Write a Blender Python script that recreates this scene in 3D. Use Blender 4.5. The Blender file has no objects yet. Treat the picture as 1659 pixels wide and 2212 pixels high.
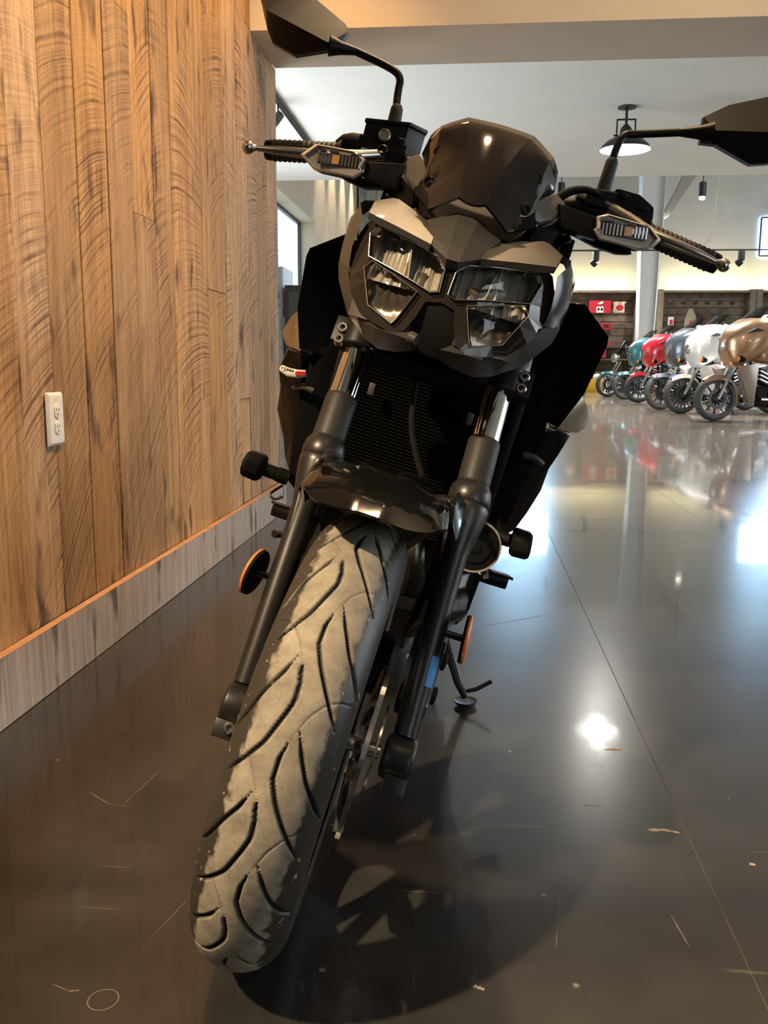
import bpy, bmesh, math, random
import numpy as np
from mathutils import Matrix, Vector
random.seed(7)
SC = bpy.context.scene
COL = SC.collection
PI = math.pi

# ------------------------------------------------------------------ camera
cd = bpy.data.cameras.new('camera'); cam = bpy.data.objects.new('camera', cd); COL.objects.link(cam)
cd.sensor_fit = 'VERTICAL'; cd.sensor_height = 36.0
cd.lens = 36.0 * 1926.92 / 2212.0
cd.clip_start = 0.02; cd.clip_end = 200
_r = Vector((0.995316, 0.096411, 0.007184)); _u = Vector((-0.0227, 0.160827, 0.986722)); _w = Vector((-0.093976, 0.982263, -0.162262))
M = Matrix.Identity(4)
for i in range(3):
    M[i][0] = _r[i]; M[i][1] = _u[i]; M[i][2] = -_w[i]
M[0][3], M[1][3], M[2][3] = 0.0, 0.0, 0.7703
cam.matrix_world = M
SC.camera = cam

# ------------------------------------------------------------------ world, lights, exposure
SC.view_settings.view_transform = 'Standard'
SC.view_settings.look = 'None'
SC.view_settings.exposure = 0.0
SC.view_settings.gamma = 1.0
SC.view_settings.use_curve_mapping = False
wd = bpy.data.worlds.new('world'); SC.world = wd; wd.use_nodes = True
wd.node_tree.nodes['Background'].inputs[0].default_value = (0.75, 0.85, 1.0, 1)
wd.node_tree.nodes['Background'].inputs[1].default_value = 1.0

WARM = (1.0, 0.68, 0.38)
def spot(name, loc, target, power, size, color=WARM, blend=0.6, radius=0.04):
    l = bpy.data.lights.new(name, 'SPOT'); l.energy = power; l.spot_size = math.radians(size); l.spot_blend = blend
    l.color = color; l.shadow_soft_size = radius
    o = bpy.data.objects.new(name, l); COL.objects.link(o); o.location = loc
    o.rotation_euler = (Vector(target) - Vector(loc)).to_track_quat('-Z', 'Y').to_euler()
    return o
def area(name, loc, target, power, sx, sy, color=(1, 1, 1), spread=180):
    l = bpy.data.lights.new(name, 'AREA'); l.shape = 'RECTANGLE'; l.size = sx; l.size_y = sy; l.energy = power; l.color = color
    l.spread = math.radians(spread)
    o = bpy.data.objects.new(name, l); COL.objects.link(o); o.location = loc
    o.rotation_euler = (Vector(target) - Vector(loc)).to_track_quat('-Z', 'Y').to_euler()
    return o
# warm track spots over the front bay
spot('track_light_key', (-1.6, -0.65, 2.95), (-0.24, 0.98, 0.60), 960, 25, (1.0, 0.76, 0.48), 0.75, 0.05)
spot('track_light_bike', (-0.15, 2.9, 2.97), (-0.55, 2.0, 0.2), 45, 110, WARM, 0.9, 0.05)
spot('track_light_wall', (-0.35, 3.5, 2.97), (-1.0, 3.4, 1.4), 78, 120, (1.0, 0.56, 0.20), 0.9, 0.05)
spot('track_light_wall', (0.30, 2.0, 2.97), (-1.0, 1.9, 0.2), 270, 92, (1.0, 0.66, 0.36), 0.9, 0.05)
spot('track_light_beam', (1.6, 1.3, 2.55), (1.6, 4.1, 2.75), 130, 125, (1.0, 0.76, 0.48), 0.9, 0.1)
spot('track_light_floor', (0.6, 0.2, 2.97), (0.0, 0.8, 0.0), 22, 100, WARM, 0.9, 0.05)
# ceiling track heads of the hall, then added fill lights for the hall and low ceiling
for _x, _y, _p in ((2.45, 28.2, 900), (2.49, 24.5, 1100), (2.48, 20.2, 1300), (2.4, 15.6, 1500), (6.36, 27.5, 900), (6.44, 24.0, 1100), (6.5, 19.6, 1500), (5.6, 14.6, 1500)):
    spot('hall_track_light', (_x, _y, 5.5), (4.2 if _x < 4 else 4.0, _y - 1.2, 0.4), _p * 1.6, 105, (1.0, 0.95, 0.89), .8, .09)
area('hall_top_fill', (9.5, 20.0, 7.15), (9.0, 20.0, 0), 1700, 3, 14, (0.92, 0.96, 1.0))  # added overhead fill for the hall; the roof has no opening here
area('shop_front_fill', (12.9, 7.0, 1.5), (0.0, 7.0, 2.2), 350, 9, 2.4, (0.86, 0.93, 1.0))  # added fill from the shop front side, brightens the low ceiling
area('side_fill', (-3.4, 7.6, 1.5), (6.0, 7.6, 2.4), 125, 4, 2.2, (0.97, 0.97, 0.97))  # added fill from the left, brightens the low ceiling

# ------------------------------------------------------------------ materials
MATS = {}
def nt(m):
    m.use_nodes = True
    t = m.node_tree
    return t, t.nodes['Principled BSDF']
def mat(name, col, rough=0.5, metal=0.0, coat=0.0, spec=0.5, noise=None, bump=None, emit=None, trans=0.0, alpha=1.0, ior=1.5):
    """noise=(scale, amount): tone variation; bump=(scale, strength, distance)"""
    if name in MATS: return MATS[name]
    m = bpy.data.materials.new(name); t, b = nt(m)
    b.inputs['Base Color'].default_value = (*col, 1); b.inputs['Roughness'].default_value = rough
    b.inputs['Metallic'].default_value = metal; b.inputs['Coat Weight'].default_value = coat
    b.inputs['Coat Roughness'].default_value = 0.05
    b.inputs['Specular IOR Level'].default_value = spec; b.inputs['IOR'].default_value = ior
    b.inputs['Transmission Weight'].default_value = trans
    b.inputs['Alpha'].default_value = alpha
    tc = t.nodes.new('ShaderNodeTexCoord')
    if noise:
        n = t.nodes.new('ShaderNodeTexNoise'); n.inputs['Scale'].default_value = noise[0]; n.inputs['Detail'].default_value = 5
        t.links.new(tc.outputs['Object'], n.inputs['Vector'])
        r = t.nodes.new('ShaderNodeMapRange'); r.inputs['From Min'].default_value = .3; r.inputs['From Max'].default_value = .7
        r.inputs['To Min'].default_value = 1 - noise[1]; r.inputs['To Max'].default_value = 1 + noise[1]
        t.links.new(n.outputs[0], r.inputs[0])
        x = t.nodes.new('ShaderNodeMix'); x.data_type = 'RGBA'; x.blend_type = 'MULTIPLY'; x.inputs[0].default_value = 1
        x.inputs[6].default_value = (*col, 1); t.links.new(r.outputs[0], x.inputs[7]); t.links.new(x.outputs[2], b.inputs['Base Color'])
    if bump:
        n = t.nodes.new('ShaderNodeTexNoise'); n.inputs['Scale'].default_value = bump[0]; n.inputs['Detail'].default_value = 3
        t.links.new(tc.outputs['Object'], n.inputs['Vector'])
        q = t.nodes.new('ShaderNodeBump'); q.inputs['Strength'].default_value = bump[1]; q.inputs['Distance'].default_value = bump[2]
        t.links.new(n.outputs[0], q.inputs['Height']); t.links.new(q.outputs[0], b.inputs['Normal'])
    if emit:
        b.inputs['Emission Color'].default_value = (*emit[0], 1); b.inputs['Emission Strength'].default_value = emit[1]
    MATS[name] = m
    return m

def wood(name, base, dark, saw, saw_dark, grey=0.0):
    """rough-sawn board: object random shifts tone; long grain plus curved saw marks"""
    m = bpy.data.materials.new(name); t, b = nt(m); N = t.nodes.new; L = t.links.new
    tc = N('ShaderNodeTexCoord'); oi = N('ShaderNodeObjectInfo')
    off = N('ShaderNodeVectorMath'); off.operation = 'SCALE'; off.inputs[0].default_value = (3.1, 7.7, 11.3)
    L(oi.outputs['Random'], off.inputs['Scale'])
    add = N('ShaderNodeVectorMath'); L(tc.outputs['Object'], add.inputs[0]); L(off.outputs[0], add.inputs[1])
    # long grain: noise squeezed along z
    mp = N('ShaderNodeMapping'); mp.inputs['Scale'].default_value = (40, 40, 1.6); L(add.outputs[0], mp.inputs[0])
    g = N('ShaderNodeTexNoise'); g.inputs['Scale'].default_value = 1.0; g.inputs['Detail'].default_value = 6; g.inputs['Roughness'].default_value = .65
    L(mp.outputs[0], g.inputs['Vector'])
    # broad blotches
    mp2 = N('ShaderNodeMapping'); mp2.inputs['Scale'].default_value = (6, 6, 2.2); L(add.outputs[0], mp2.inputs[0])
    bl = N('ShaderNodeTexNoise'); bl.inputs['Scale'].default_value = 1.0; bl.inputs['Detail'].default_value = 3; L(mp2.outputs[0], bl.inputs['Vector'])
    # saw marks: rings about a far centre that differs per board
    sx = N('ShaderNodeSeparateXYZ'); L(tc.outputs['Object'], sx.inputs[0])
    r2 = N('ShaderNodeMath'); r2.operation = 'MULTIPLY_ADD'; r2.inputs[1].default_value = .7; r2.inputs[2].default_value = -0.35; L(oi.outputs['Random'], r2.inputs[0])
    # phase = z*1 + tilt*y + curve*(y^2)
    ty = N('ShaderNodeMath'); ty.operation = 'MULTIPLY'; L(sx.outputs['Y'], ty.inputs[0]); L(r2.outputs[0], ty.inputs[1])
    yy = N('ShaderNodeMath'); yy.operation = 'MULTIPLY'; L(sx.outputs['Y'], yy.inputs[0]); L(sx.outputs['Y'], yy.inputs[1])
    yk = N('ShaderNodeMath'); yk.operation = 'MULTIPLY'; yk.inputs[1].default_value = 1.0; L(yy.outputs[0], yk.inputs[0])
    zc = N('ShaderNodeMath'); zc.operation = 'ADD'; L(sx.outputs['Z'], zc.inputs[0]); L(ty.outputs[0], zc.inputs[1])
    # tilt grows towards the foot of the wall, as the circular saw leaves it
    zz = N('ShaderNodeMath'); zz.operation = 'MULTIPLY_ADD'; zz.inputs[1].default_value = -0.75; zz.inputs[2].default_value = 1.30; L(sx.outputs['Z'], zz.inputs[0])
    zy = N('ShaderNodeMath'); zy.operation = 'MULTIPLY'; L(zz.outputs[0], zy.inputs[0]); L(sx.outputs['Y'], zy.inputs[1])
    zneg = N('ShaderNodeMath'); zneg.operation = 'SUBTRACT'; L(zc.outputs[0], zneg.inputs[0]); L(zy.outputs[0], zneg.inputs[1])
    za = N('ShaderNodeMath'); za.operation = 'ADD'; L(zneg.outputs[0], za.inputs[0]); L(yk.outputs[0], za.inputs[1])
    nz = N('ShaderNodeTexNoise'); nz.inputs['Scale'].default_value = 5; L(add.outputs[0], nz.inputs['Vector'])
    nz2 = N('ShaderNodeMath'); nz2.operation = 'MULTIPLY_ADD'; nz2.inputs[1].default_value = .035; L(nz.outputs[0], nz2.inputs[0]); L(za.outputs[0], nz2.inputs[2])
    cx = N('ShaderNodeCombineXYZ'); L(nz2.outputs[0], cx.inputs[0])
    sw = N('ShaderNodeTexNoise'); sw.noise_dimensions = '1D'; sw.inputs['Scale'].default_value = saw; sw.inputs['Detail'].default_value = 2.5; sw.inputs['Roughness'].default_value = .7
    r5 = N('ShaderNodeMath'); r5.operation = 'MULTIPLY_ADD'; r5.inputs[1].default_value = 9.0; L(oi.outputs['Random'], r5.inputs[0]); L(nz2.outputs[0], r5.inputs[2])
    if grey:
        yb = N('ShaderNodeMath'); yb.operation = 'MULTIPLY_ADD'; yb.inputs[1].default_value = .06; L(sx.outputs['Z'], yb.inputs[0]); L(sx.outputs['Y'], yb.inputs[2]); L(yb.outputs[0], sw.inputs['W'])
    else: L(r5.outputs[0], sw.inputs['W'])
    swr = N('ShaderNodeMapRange'); swr.inputs['From Min'].default_value = .46; swr.inputs['From Max'].default_value = .66; L(sw.outputs[0], swr.inputs[0])
    msk = N('ShaderNodeMapRange'); msk.inputs['From Min'].default_value = .38; msk.inputs['From Max'].default_value = .62; L(bl.outputs[0], msk.inputs[0])
    swm = N('ShaderNodeMath'); swm.operation = 'MULTIPLY'; L(swr.outputs[0], swm.inputs[0]); L(msk.outputs[0], swm.inputs[1])
    swp = N('ShaderNodeMath'); swp.operation = 'MULTIPLY'; swp.inputs[1].default_value = saw_dark; L(swm.outputs[0], swp.inputs[0])
    mp4 = N('ShaderNodeMapping'); mp4.inputs['Scale'].default_value = (170, 170, 14); L(add.outputs[0], mp4.inputs[0])
    fb = N('ShaderNodeTexNoise'); fb.inputs['Scale'].default_value = 1.0; fb.inputs['Detail'].default_value = 4; L(mp4.outputs[0], fb.inputs['Vector'])
    gs = N('ShaderNodeMath'); gs.operation = 'MULTIPLY_ADD'; gs.inputs[1].default_value = .55; L(fb.outputs[0], gs.inputs[0]); L(g.outputs[0], gs.inputs[2])
    gr = N('ShaderNodeMapRange'); gr.inputs['From Min'].default_value = .62; gr.inputs['From Max'].default_value = .98; L(gs.outputs[0], gr.inputs[0])
    mix = N('ShaderNodeMix'); mix.data_type = 'RGBA'; mix.inputs[6].default_value = (*base, 1); mix.inputs[7].default_value = (*dark, 1)
    f1 = N('ShaderNodeMath'); f1.operation = 'MULTIPLY'; f1.inputs[1].default_value = .75; L(gr.outputs[0], f1.inputs[0]); L(f1.outputs[0], mix.inputs[0])
    m2 = N('ShaderNodeMix'); m2.data_type = 'RGBA'; m2.inputs[7].default_value = (dark[0] * .55, dark[1] * .55, dark[2] * .6, 1)
    L(mix.outputs[2], m2.inputs[6]); L(swp.outputs[0], m2.inputs[0])
    # knots and weather stains
    kn = N('ShaderNodeTexNoise'); kn.inputs['Scale'].default_value = 1.0; kn.inputs['Detail'].default_value = 2
    mp3 = N('ShaderNodeMapping'); mp3.inputs['Scale'].default_value = (14, 14, 4.5); L(add.outputs[0], mp3.inputs[0]); L(mp3.outputs[0], kn.inputs['Vector'])
    kr = N('ShaderNodeMapRange'); kr.inputs['From Min'].default_value = .60; kr.inputs['From Max'].default_value = .72; kr.inputs['To Max'].default_value = .85; L(kn.outputs[0], kr.inputs[0])
    m3 = N('ShaderNodeMix'); m3.data_type = 'RGBA'; m3.inputs[7].default_value = (dark[0] * .3, dark[1] * .3, dark[2] * .33, 1)
    L(m2.outputs[2], m3.inputs[6]); L(kr.outputs[0], m3.inputs[0])
    hs = N('ShaderNodeHueSaturation'); L(m3.outputs[2], hs.inputs['Color'])
    v = N('ShaderNodeMapRange'); v.inputs['To Min'].default_value = .78; v.inputs['To Max'].default_value = 1.2; L(oi.outputs['Random'], v.inputs[0]); L(v.outputs[0], hs.inputs['Value'])
    r3 = N('ShaderNodeMath'); r3.operation = 'MULTIPLY'; r3.inputs[1].default_value = 37.7; L(oi.outputs['Random'], r3.inputs[0])
    r4 = N('ShaderNodeMath'); r4.operation = 'FRACT'; L(r3.outputs[0], r4.inputs[0])
    s = N('ShaderNodeMapRange'); s.inputs['To Min'].default_value = .88 - grey; s.inputs['To Max'].default_value = 1.12 - grey; L(r4.outputs[0], s.inputs[0]); L(s.outputs[0], hs.inputs['Saturation'])
    L(hs.outputs[0], b.inputs['Base Color'])
    b.inputs['Roughness'].default_value = .72; b.inputs['Specular IOR Level'].default_value = .3
    h = N('ShaderNodeMath'); h.operation = 'ADD'; L(g.outputs[0], h.inputs[0]); L(sw.outputs[0], h.inputs[1])
    bp = N('ShaderNodeBump'); bp.inputs['Strength'].default_value = .45; bp.inputs['Distance'].default_value = .004; L(h.outputs[0], bp.inputs['Height']); L(bp.outputs[0], b.inputs['Normal'])
    return m

def concrete(name, c0, c1):
    m = bpy.data.materials.new(name); t, b = nt(m); N = t.nodes.new; L = t.links.new
    tc = N('ShaderNodeTexCoord')
    n1 = N('ShaderNodeTexNoise'); n1.inputs['Scale'].default_value = 1.6; n1.inputs['Detail'].default_value = 8; n1.inputs['Roughness'].default_value = .65; L(tc.outputs['Object'], n1.inputs['Vector'])
    cr = N('ShaderNodeValToRGB'); e = cr.color_ramp.elements
    e[0].position = .3; e[0].color = (*c0, 1); e[1].position = .72; e[1].color = (*c1, 1); L(n1.outputs[0], cr.inputs[0])
    # pale scratches and specks
    mp = N('ShaderNodeMapping'); mp.inputs['Scale'].default_value = (5, 60, 1); mp.inputs['Rotation'].default_value = (0, 0, .5); L(tc.outputs['Object'], mp.inputs[0])
    n2 = N('ShaderNodeTexNoise'); n2.inputs['Scale'].default_value = .7; n2.inputs['Detail'].default_value = 2; L(mp.outputs[0], n2.inputs['Vector'])
    r2 = N('ShaderNodeMapRange'); r2.inputs['From Min'].default_value = .70; r2.inputs['From Max'].default_value = .78; r2.inputs['To Max'].default_value = .35; L(n2.outputs[0], r2.inputs[0])
    vo = N('ShaderNodeTexVoronoi'); vo.inputs['Scale'].default_value = 9; L(tc.outputs['Object'], vo.inputs['Vector'])
    r3 = N('ShaderNodeMapRange'); r3.inputs['From Min'].default_value = .05; r3.inputs['From Max'].default_value = .02; r3.inputs['To Max'].default_value = .8; L(vo.outputs['Distance'], r3.inputs[0])
    mx = N('ShaderNodeMath'); mx.operation = 'MAXIMUM'; L(r2.outputs[0], mx.inputs[0]); L(r3.outputs[0], mx.inputs[1])
    mm = N('ShaderNodeMix'); mm.data_type = 'RGBA'; mm.inputs[7].default_value = (.26, .22, .17, 1); L(cr.outputs[0], mm.inputs[6]); L(mx.outputs[0], mm.inputs[0])
    L(mm.outputs[2], b.inputs['Base Color'])
    n3 = N('ShaderNodeTexNoise'); n3.inputs['Scale'].default_value = 5; n3.inputs['Detail'].default_value = 9; n3.inputs['Roughness'].default_value = .7; L(tc.outputs['Object'], n3.inputs['Vector'])
    rr = N('ShaderNodeMapRange'); rr.inputs['From Min'].default_value = .35; rr.inputs['From Max'].default_value = .7; rr.inputs['To Min'].default_value = .015; rr.inputs['To Max'].default_value = .11; L(n3.outputs[0], rr.inputs[0])
    L(rr.outputs[0], b.inputs['Coat Roughness']); b.inputs['Roughness'].default_value = .24; b.inputs['Specular IOR Level'].default_value = .38; b.inputs['Coat Weight'].default_value = .55; b.inputs['Coat IOR'].default_value = 1.36
    n4 = N('ShaderNodeTexNoise'); n4.inputs['Scale'].default_value = 4; n4.inputs['Detail'].default_value = 4; n4.inputs['Roughness'].default_value = .6; L(tc.outputs['Object'], n4.inputs['Vector'])
    bp = N('ShaderNodeBump'); bp.inputs['Strength'].default_value = .07; bp.inputs['Distance'].default_value = .003; L(n4.outputs[0], bp.inputs['Height']); L(bp.outputs[0], b.inputs['Normal'])
    b.inputs['IOR'].default_value = 1.5
    return m

WOOD = wood('reclaimed_plank', (.55, .335, .155), (.20, .098, .042), 66, .9)
WOODG = wood('weathered_board', (.46, .345, .25), (.24, .17, .12), 60, .4, .3)
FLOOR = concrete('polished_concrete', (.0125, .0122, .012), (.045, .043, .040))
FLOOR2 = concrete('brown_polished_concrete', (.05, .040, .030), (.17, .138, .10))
SAWN = mat('fresh_sawn_edge', (.62, .33, .17), .7, noise=(30, .15))
PAINT = mat('beige_wall_paint', (.86, .76, .62), .85, noise=(3, .04))
CEIL = mat('ceiling_paint', (.80, .80, .76), .9, noise=(2, .03))
TAN = mat('tan_wall_paint', (.50, .42, .30), .85, noise=(2, .04))
GREYW = mat('grey_wall_paint', (.52, .52, .51), .85, noise=(2, .04))
WHITE = mat('white_plastic', (.82, .80, .75), .35)
SLOT = mat('dark_slot', (.02, .02, .02), .6)
DARKWALL = mat('dark_wall', (.10, .085, .07), .8, noise=(2, .1))
GROUT = mat('joint_fill', (.075, .065, .052), .8, noise=(20, .2))
RUB = mat('black_rubber', (.018, .017, .016), .62, noise=(60, .3))
GLOSSB = mat('gloss_black_paint', (.004, .004, .004), .07, spec=.45)
SATB = mat('satin_black', (.009, .0085, .008), .42, spec=.15, bump=(900, .12, .0004))
MATB = mat('matte_black_plastic', (.006, .0055, .005), .6, spec=.12, bump=(1500, .2, .0003))
FORKB = mat('fork_black_metal', (.035, .033, .031), .36, metal=.6, bump=(1800, .08, .0002))
GRAPH = mat('graphite_paint', (.066, .058, .046), .48, metal=.2, coat=.08, spec=.35, noise=(4000, .25))
SATG = mat('satin_graphite_plastic', (.050, .045, .039), .42, metal=.1, spec=.22, bump=(1500, .06, .0002))
CHROME = mat('chrome', (.75, .74, .72), .05, metal=1)
STEEL = mat('bright_steel', (.58, .56, .52), .25, metal=1, noise=(120, .1))
ALU = mat('lever_aluminium', (.48, .45, .41), .28, metal=1, bump=(500, .05, .0003))
DISC = mat('brake_disc_steel', (.70, .68, .65), .22, metal=1, noise=(80, .15))
SMOKE = mat('smoked_panel', (.020, .0155, .012), .11, spec=.28)
REFL = mat('reflector_bowl', (.58, .53, .47), .34, metal=.6)
REFW = mat('reflector_bowl_shaded', (.19, .165, .14), .25, metal=.85)  # lower bowls: shade under the brow lip put into a darker colour
REFD = mat('reflector_dark', (.10, .09, .08), .12, metal=1)
AMBER = mat('amber_reflector', (.85, .22, .02), .18, coat=.8, bump=(900, .6, .001))
BLUE = mat('blue_tape', (.05, .25, .62), .5)
RED = mat('red_print', (.55, .015, .03), .4)
BRONZE = mat('bronze_side_paint', (.34, .27, .165), .34, metal=.45, coat=.5, noise=(3000, .2))
def lensmat(name, tint, rough=0.02, mixf=.12):
    m = bpy.data.materials.new(name); m.use_nodes = True; t = m.node_tree
    for n in list(t.nodes): t.nodes.remove(n)
    N = t.nodes.new; o = N('ShaderNodeOutputMaterial'); tr = N('ShaderNodeBsdfTransparent'); tr.inputs[0].default_value = (*tint, 1)
    g = N('ShaderNodeBsdfGlossy'); g.inputs['Roughness'].default_value = rough
    fr = N('ShaderNodeFresnel'); fr.inputs[0].default_value = 1.5
    ge = N('ShaderNodeNewGeometry'); bk = N('ShaderNodeMath'); bk.operation = 'SUBTRACT'; bk.inputs[0].default_value = 1.0; t.links.new(ge.outputs['Backfacing'], bk.inputs[1])
    mf = N('ShaderNodeMath'); mf.operation = 'MULTIPLY'; t.links.new(fr.outputs[0], mf.inputs[0]); t.links.new(bk.outputs[0], mf.inputs[1])
    mx = N('ShaderNodeMixShader'); t.links.new(mf.outputs[0], mx.inputs[0]); t.links.new(tr.outputs[0], mx.inputs[1]); t.links.new(g.outputs[0], mx.inputs[2]); t.links.new(mx.outputs[0], o.inputs[0])
    MATS[name] = m
    return m
LENS = lensmat('clear_lens', (.92, .91, .88))
SMOKEL = lensmat('smoked_lens', (.55, .50, .44))
GLASS = lensmat('window_glass', (.93, .96, .97))
TINT = lensmat('dark_windscreen', (.18, .17, .16))

# ------------------------------------------------------------------ mesh helpers
class MB:
    def __init__(s): s.v = []; s.f = []
    def add(s, v, f):
        b = len(s.v); s.v += [tuple(map(float, p)) for p in v]; s.f += [tuple(i + b for i in q) for q in f]; return s
    def box(s, c, d, rot=None):
        x, y, z = (k / 2 for k in d)
        P = [Vector(p) for p in ((-x, -y, -z), (x, -y, -z), (x, y, -z), (-x, y, -z), (-x, -y, z), (x, -y, z), (x, y, z), (-x, y, z))]
        if rot is not None: P = [rot @ p for p in P]
        return s.add([p + Vector(c) for p in P], [(0, 3, 2, 1), (4, 5, 6, 7), (0, 1, 5, 4), (1, 2, 6, 5), (2, 3, 7, 6), (3, 0, 4, 7)])
    def grid(s, rows, closed=False, cap=False):
        n = len(rows[0]); V = [p for r in rows for p in r]; F = []
        for i in range(len(rows) - 1):
            for j in range(n if closed else n - 1):
                k = (j + 1) % n
                F.append((i * n + j, i * n + k, (i + 1) * n + k, (i + 1) * n + j))
        if cap:
            F.append(tuple(range(n))[::-1]); b = (len(rows) - 1) * n; F.append(tuple(b + j for j in range(n)))
        return s.add(V, F)
    def tube(s, pts, r, n=12, cap=True, flat=1.0, updir=None):
        pts = [Vector(p) for p in pts]; R = r if isinstance(r, (list, tuple)) else [r] * len(pts)
        rows = []; prev = None
        for i, p in enumerate(pts):
            d = (pts[min(i + 1, len(pts) - 1)] - pts[max(i - 1, 0)]).normalized()
            if prev is None:
                u = Vector(updir) if updir else (Vector((0, 0, 1)) if abs(d.z) < .9 else Vector((1, 0, 0)))
            else: u = prev
            u = (u - d * u.dot(d)).normalized(); w = d.cross(u); prev = u
            rows.append([p + (u * math.cos(2 * PI * j / n) + w * math.sin(2 * PI * j / n) * flat) * R[i] for j in range(n)])
        return s.grid(rows, True, cap)
    def lathe(s, o, ax, prof, n=24):
        """prof: (radius, height along axis)"""
        o = Vector(o); d = Vector(ax).normalized(); u = d.orthogonal().normalized(); w = d.cross(u); rows = []
        for r, h in prof:
            rows.append([o + d * h + (u * math.cos(2 * PI * j / n) + w * math.sin(2 * PI * j / n)) * max(r, 1e-5) for j in range(n)])
        return s.grid(rows, True, True)
    def prism(s, poly, vec):
        poly = [Vector(p) for p in poly]; n = len(poly); vec = Vector(vec)
        return s.add(poly + [p + vec for p in poly], [tuple(range(n)), tuple(range(2 * n - 1, n - 1, -1))] + [(i, i + n, (i + 1) % n + n, (i + 1) % n) for i in range(n)])
    def loft2(s, a, b, capa=True, capb=True):
        n = len(a); F = [(i, (i + 1) % n, (i + 1) % n + n, i + n) for i in range(n)]
        if capa: F.append(tuple(range(n))[::-1])
        if capb: F.append(tuple(range(n, 2 * n)))
        return s.add(list(a) + list(b), F)
    def ball(s, c, r, n=16, m=10, sc=(1, 1, 1)):
        rows = []
        for i in range(m + 1):
            a = PI * i / m
            rows.append([(c[0] + r * sc[0] * max(math.sin(a), 1e-4) * math.cos(2 * PI * j / n), c[1] + r * sc[1] * max(math.sin(a), 1e-4) * math.sin(2 * PI * j / n), c[2] + r * sc[2] * math.cos(a)) for j in range(n)])
        return s.grid(rows, True, True)
    def mirror(s):
        b = len(s.v); s.v += [(-x, y, z) for x, y, z in s.v[:b]]; s.f += [tuple(i + b for i in q[::-1]) for q in list(s.f)]; return s
    def flip(s):
        """same shape on the other side (x -> -x)"""
        o = MB(); o.v = [(-x, y, z) for x, y, z in s.v]; o.f = [q[::-1] for q in s.f]; return o
    def mesh(s, name, bevel=0, seg=2, ang=35, weld=True, smooth=True):
        me = bpy.data.meshes.new(name); me.from_pydata(s.v, [], s.f)
        bm = bmesh.new(); bm.from_mesh(me)
        if weld: bmesh.ops.remove_doubles(bm, verts=bm.verts, dist=1e-5)
        bmesh.ops.recalc_face_normals(bm, faces=bm.faces)
        if bevel:
            es = [e for e in bm.edges if len(e.link_faces) == 2 and e.calc_face_angle(0) > math.radians(25)]
            bmesh.ops.bevel(bm, geom=es, offset=bevel, segments=seg, profile=.6, affect='EDGES', clamp_overlap=True)
        bm.to_mesh(me); bm.free()
        if smooth:
            me.polygons.foreach_set('use_smooth', [True] * len(me.polygons)); me.set_sharp_from_angle(angle=math.radians(ang))
        return me
    def build(s, name, m, parent=None, label=None, loc=None, rot=None, **k):
        return link(name, s.mesh(name, **k), m, parent, label, loc, rot)
def link(name, me, m, parent=None, label=None, loc=None, rot=None):
    if m is not None and not me.materials: me.materials.append(m)
    o = bpy.data.objects.new(name, me); COL.objects.link(o)
    if parent: o.parent = parent
    if loc is not None: o.location = loc
    if rot is not None: o.rotation_euler = rot
    if label: o['label'] = label
    return o
def empty(name, label, cat, loc=(0, 0, 0), rz=0, group=None):
    o = bpy.data.objects.new(name, None); COL.objects.link(o); o.location = loc; o.rotation_euler = (0, 0, rz)
    o['label'] = label; o['category'] = cat
    if group: o['group'] = group
    return o
def tag(o, label, cat, group=None):
    o['label'] = label; o['category'] = cat
    if group: o['group'] = group
    return o
def struct(name, mb, m, **k):
    o = mb.build(name, m, **k); o['kind'] = 'structure'; return o
def bx(c, d): return MB().box(c, d)
def rng(x0, x1, y0, y1, z0, z1): return MB().box(((x0 + x1) / 2, (y0 + y1) / 2, (z0 + z1) / 2), (x1 - x0, y1 - y0, z1 - z0))


# ================================================================== THE SETTING
# floor: slabs with sawn, filled joints
fl = struct('floor', rng(-3.7, 13.2, -5.2, 30.2, -.10, -.0008), GROUT, smooth=False)
G2 = .002
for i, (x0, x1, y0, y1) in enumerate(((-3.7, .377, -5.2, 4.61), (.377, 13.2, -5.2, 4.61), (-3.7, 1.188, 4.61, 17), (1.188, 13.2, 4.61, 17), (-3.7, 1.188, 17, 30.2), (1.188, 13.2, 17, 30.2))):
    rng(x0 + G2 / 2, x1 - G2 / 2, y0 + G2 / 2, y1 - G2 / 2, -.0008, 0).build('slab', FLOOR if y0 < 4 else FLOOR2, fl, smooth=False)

# chips, scratches and a ring mark in the polish
CHIP = mat('pale_chip', (.30, .24, .17), .7, noise=(60, .3)); SCR = mat('faint_scratch', (.13, .105, .08), .5)
rs = random.Random(11)
def chip(pts, w, m, nm):
    """ragged sliver along a line on the floor"""
    L_, R2 = [], []; n = 9
    for i in range(n):
        t = i / (n - 1) * (len(pts) - 1); k = min(int(t), len(pts) - 2); u = t - k
        x = pts[k][0] + (pts[k + 1][0] - pts[k][0]) * u; y = pts[k][1] + (pts[k + 1][1] - pts[k][1]) * u
        dx, dy = pts[k + 1][0] - pts[k][0], pts[k + 1][1] - pts[k][1]; d = math.hypot(dx, dy); f = w * (.25 + rs.random()) * (1 if 0 < i < n - 1 else .1)
        L_.append((x - dy / d * f, y + dx / d * f, .0003)); R2.append((x + dy / d * f * .7, y - dx / d * f * .7, .0003))
    MB().grid([L_, R2]).build(nm, m, fl, smooth=False)
chip([(.312, 1.433), (.34, 1.437), (.366, 1.43)], .006, CHIP, 'paint_chip')
chip([(.287, 1.753), (.324, 1.757)], .006, mat('rust_chip', (.30, .17, .08), .7), 'paint_chip')
chip([(.020, 1.018), (.034, 1.012)], .006, CHIP, 'paint_chip')
chip([(.452, 1.345), (.462, 1.343)], .005, CHIP, 'paint_chip')
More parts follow.
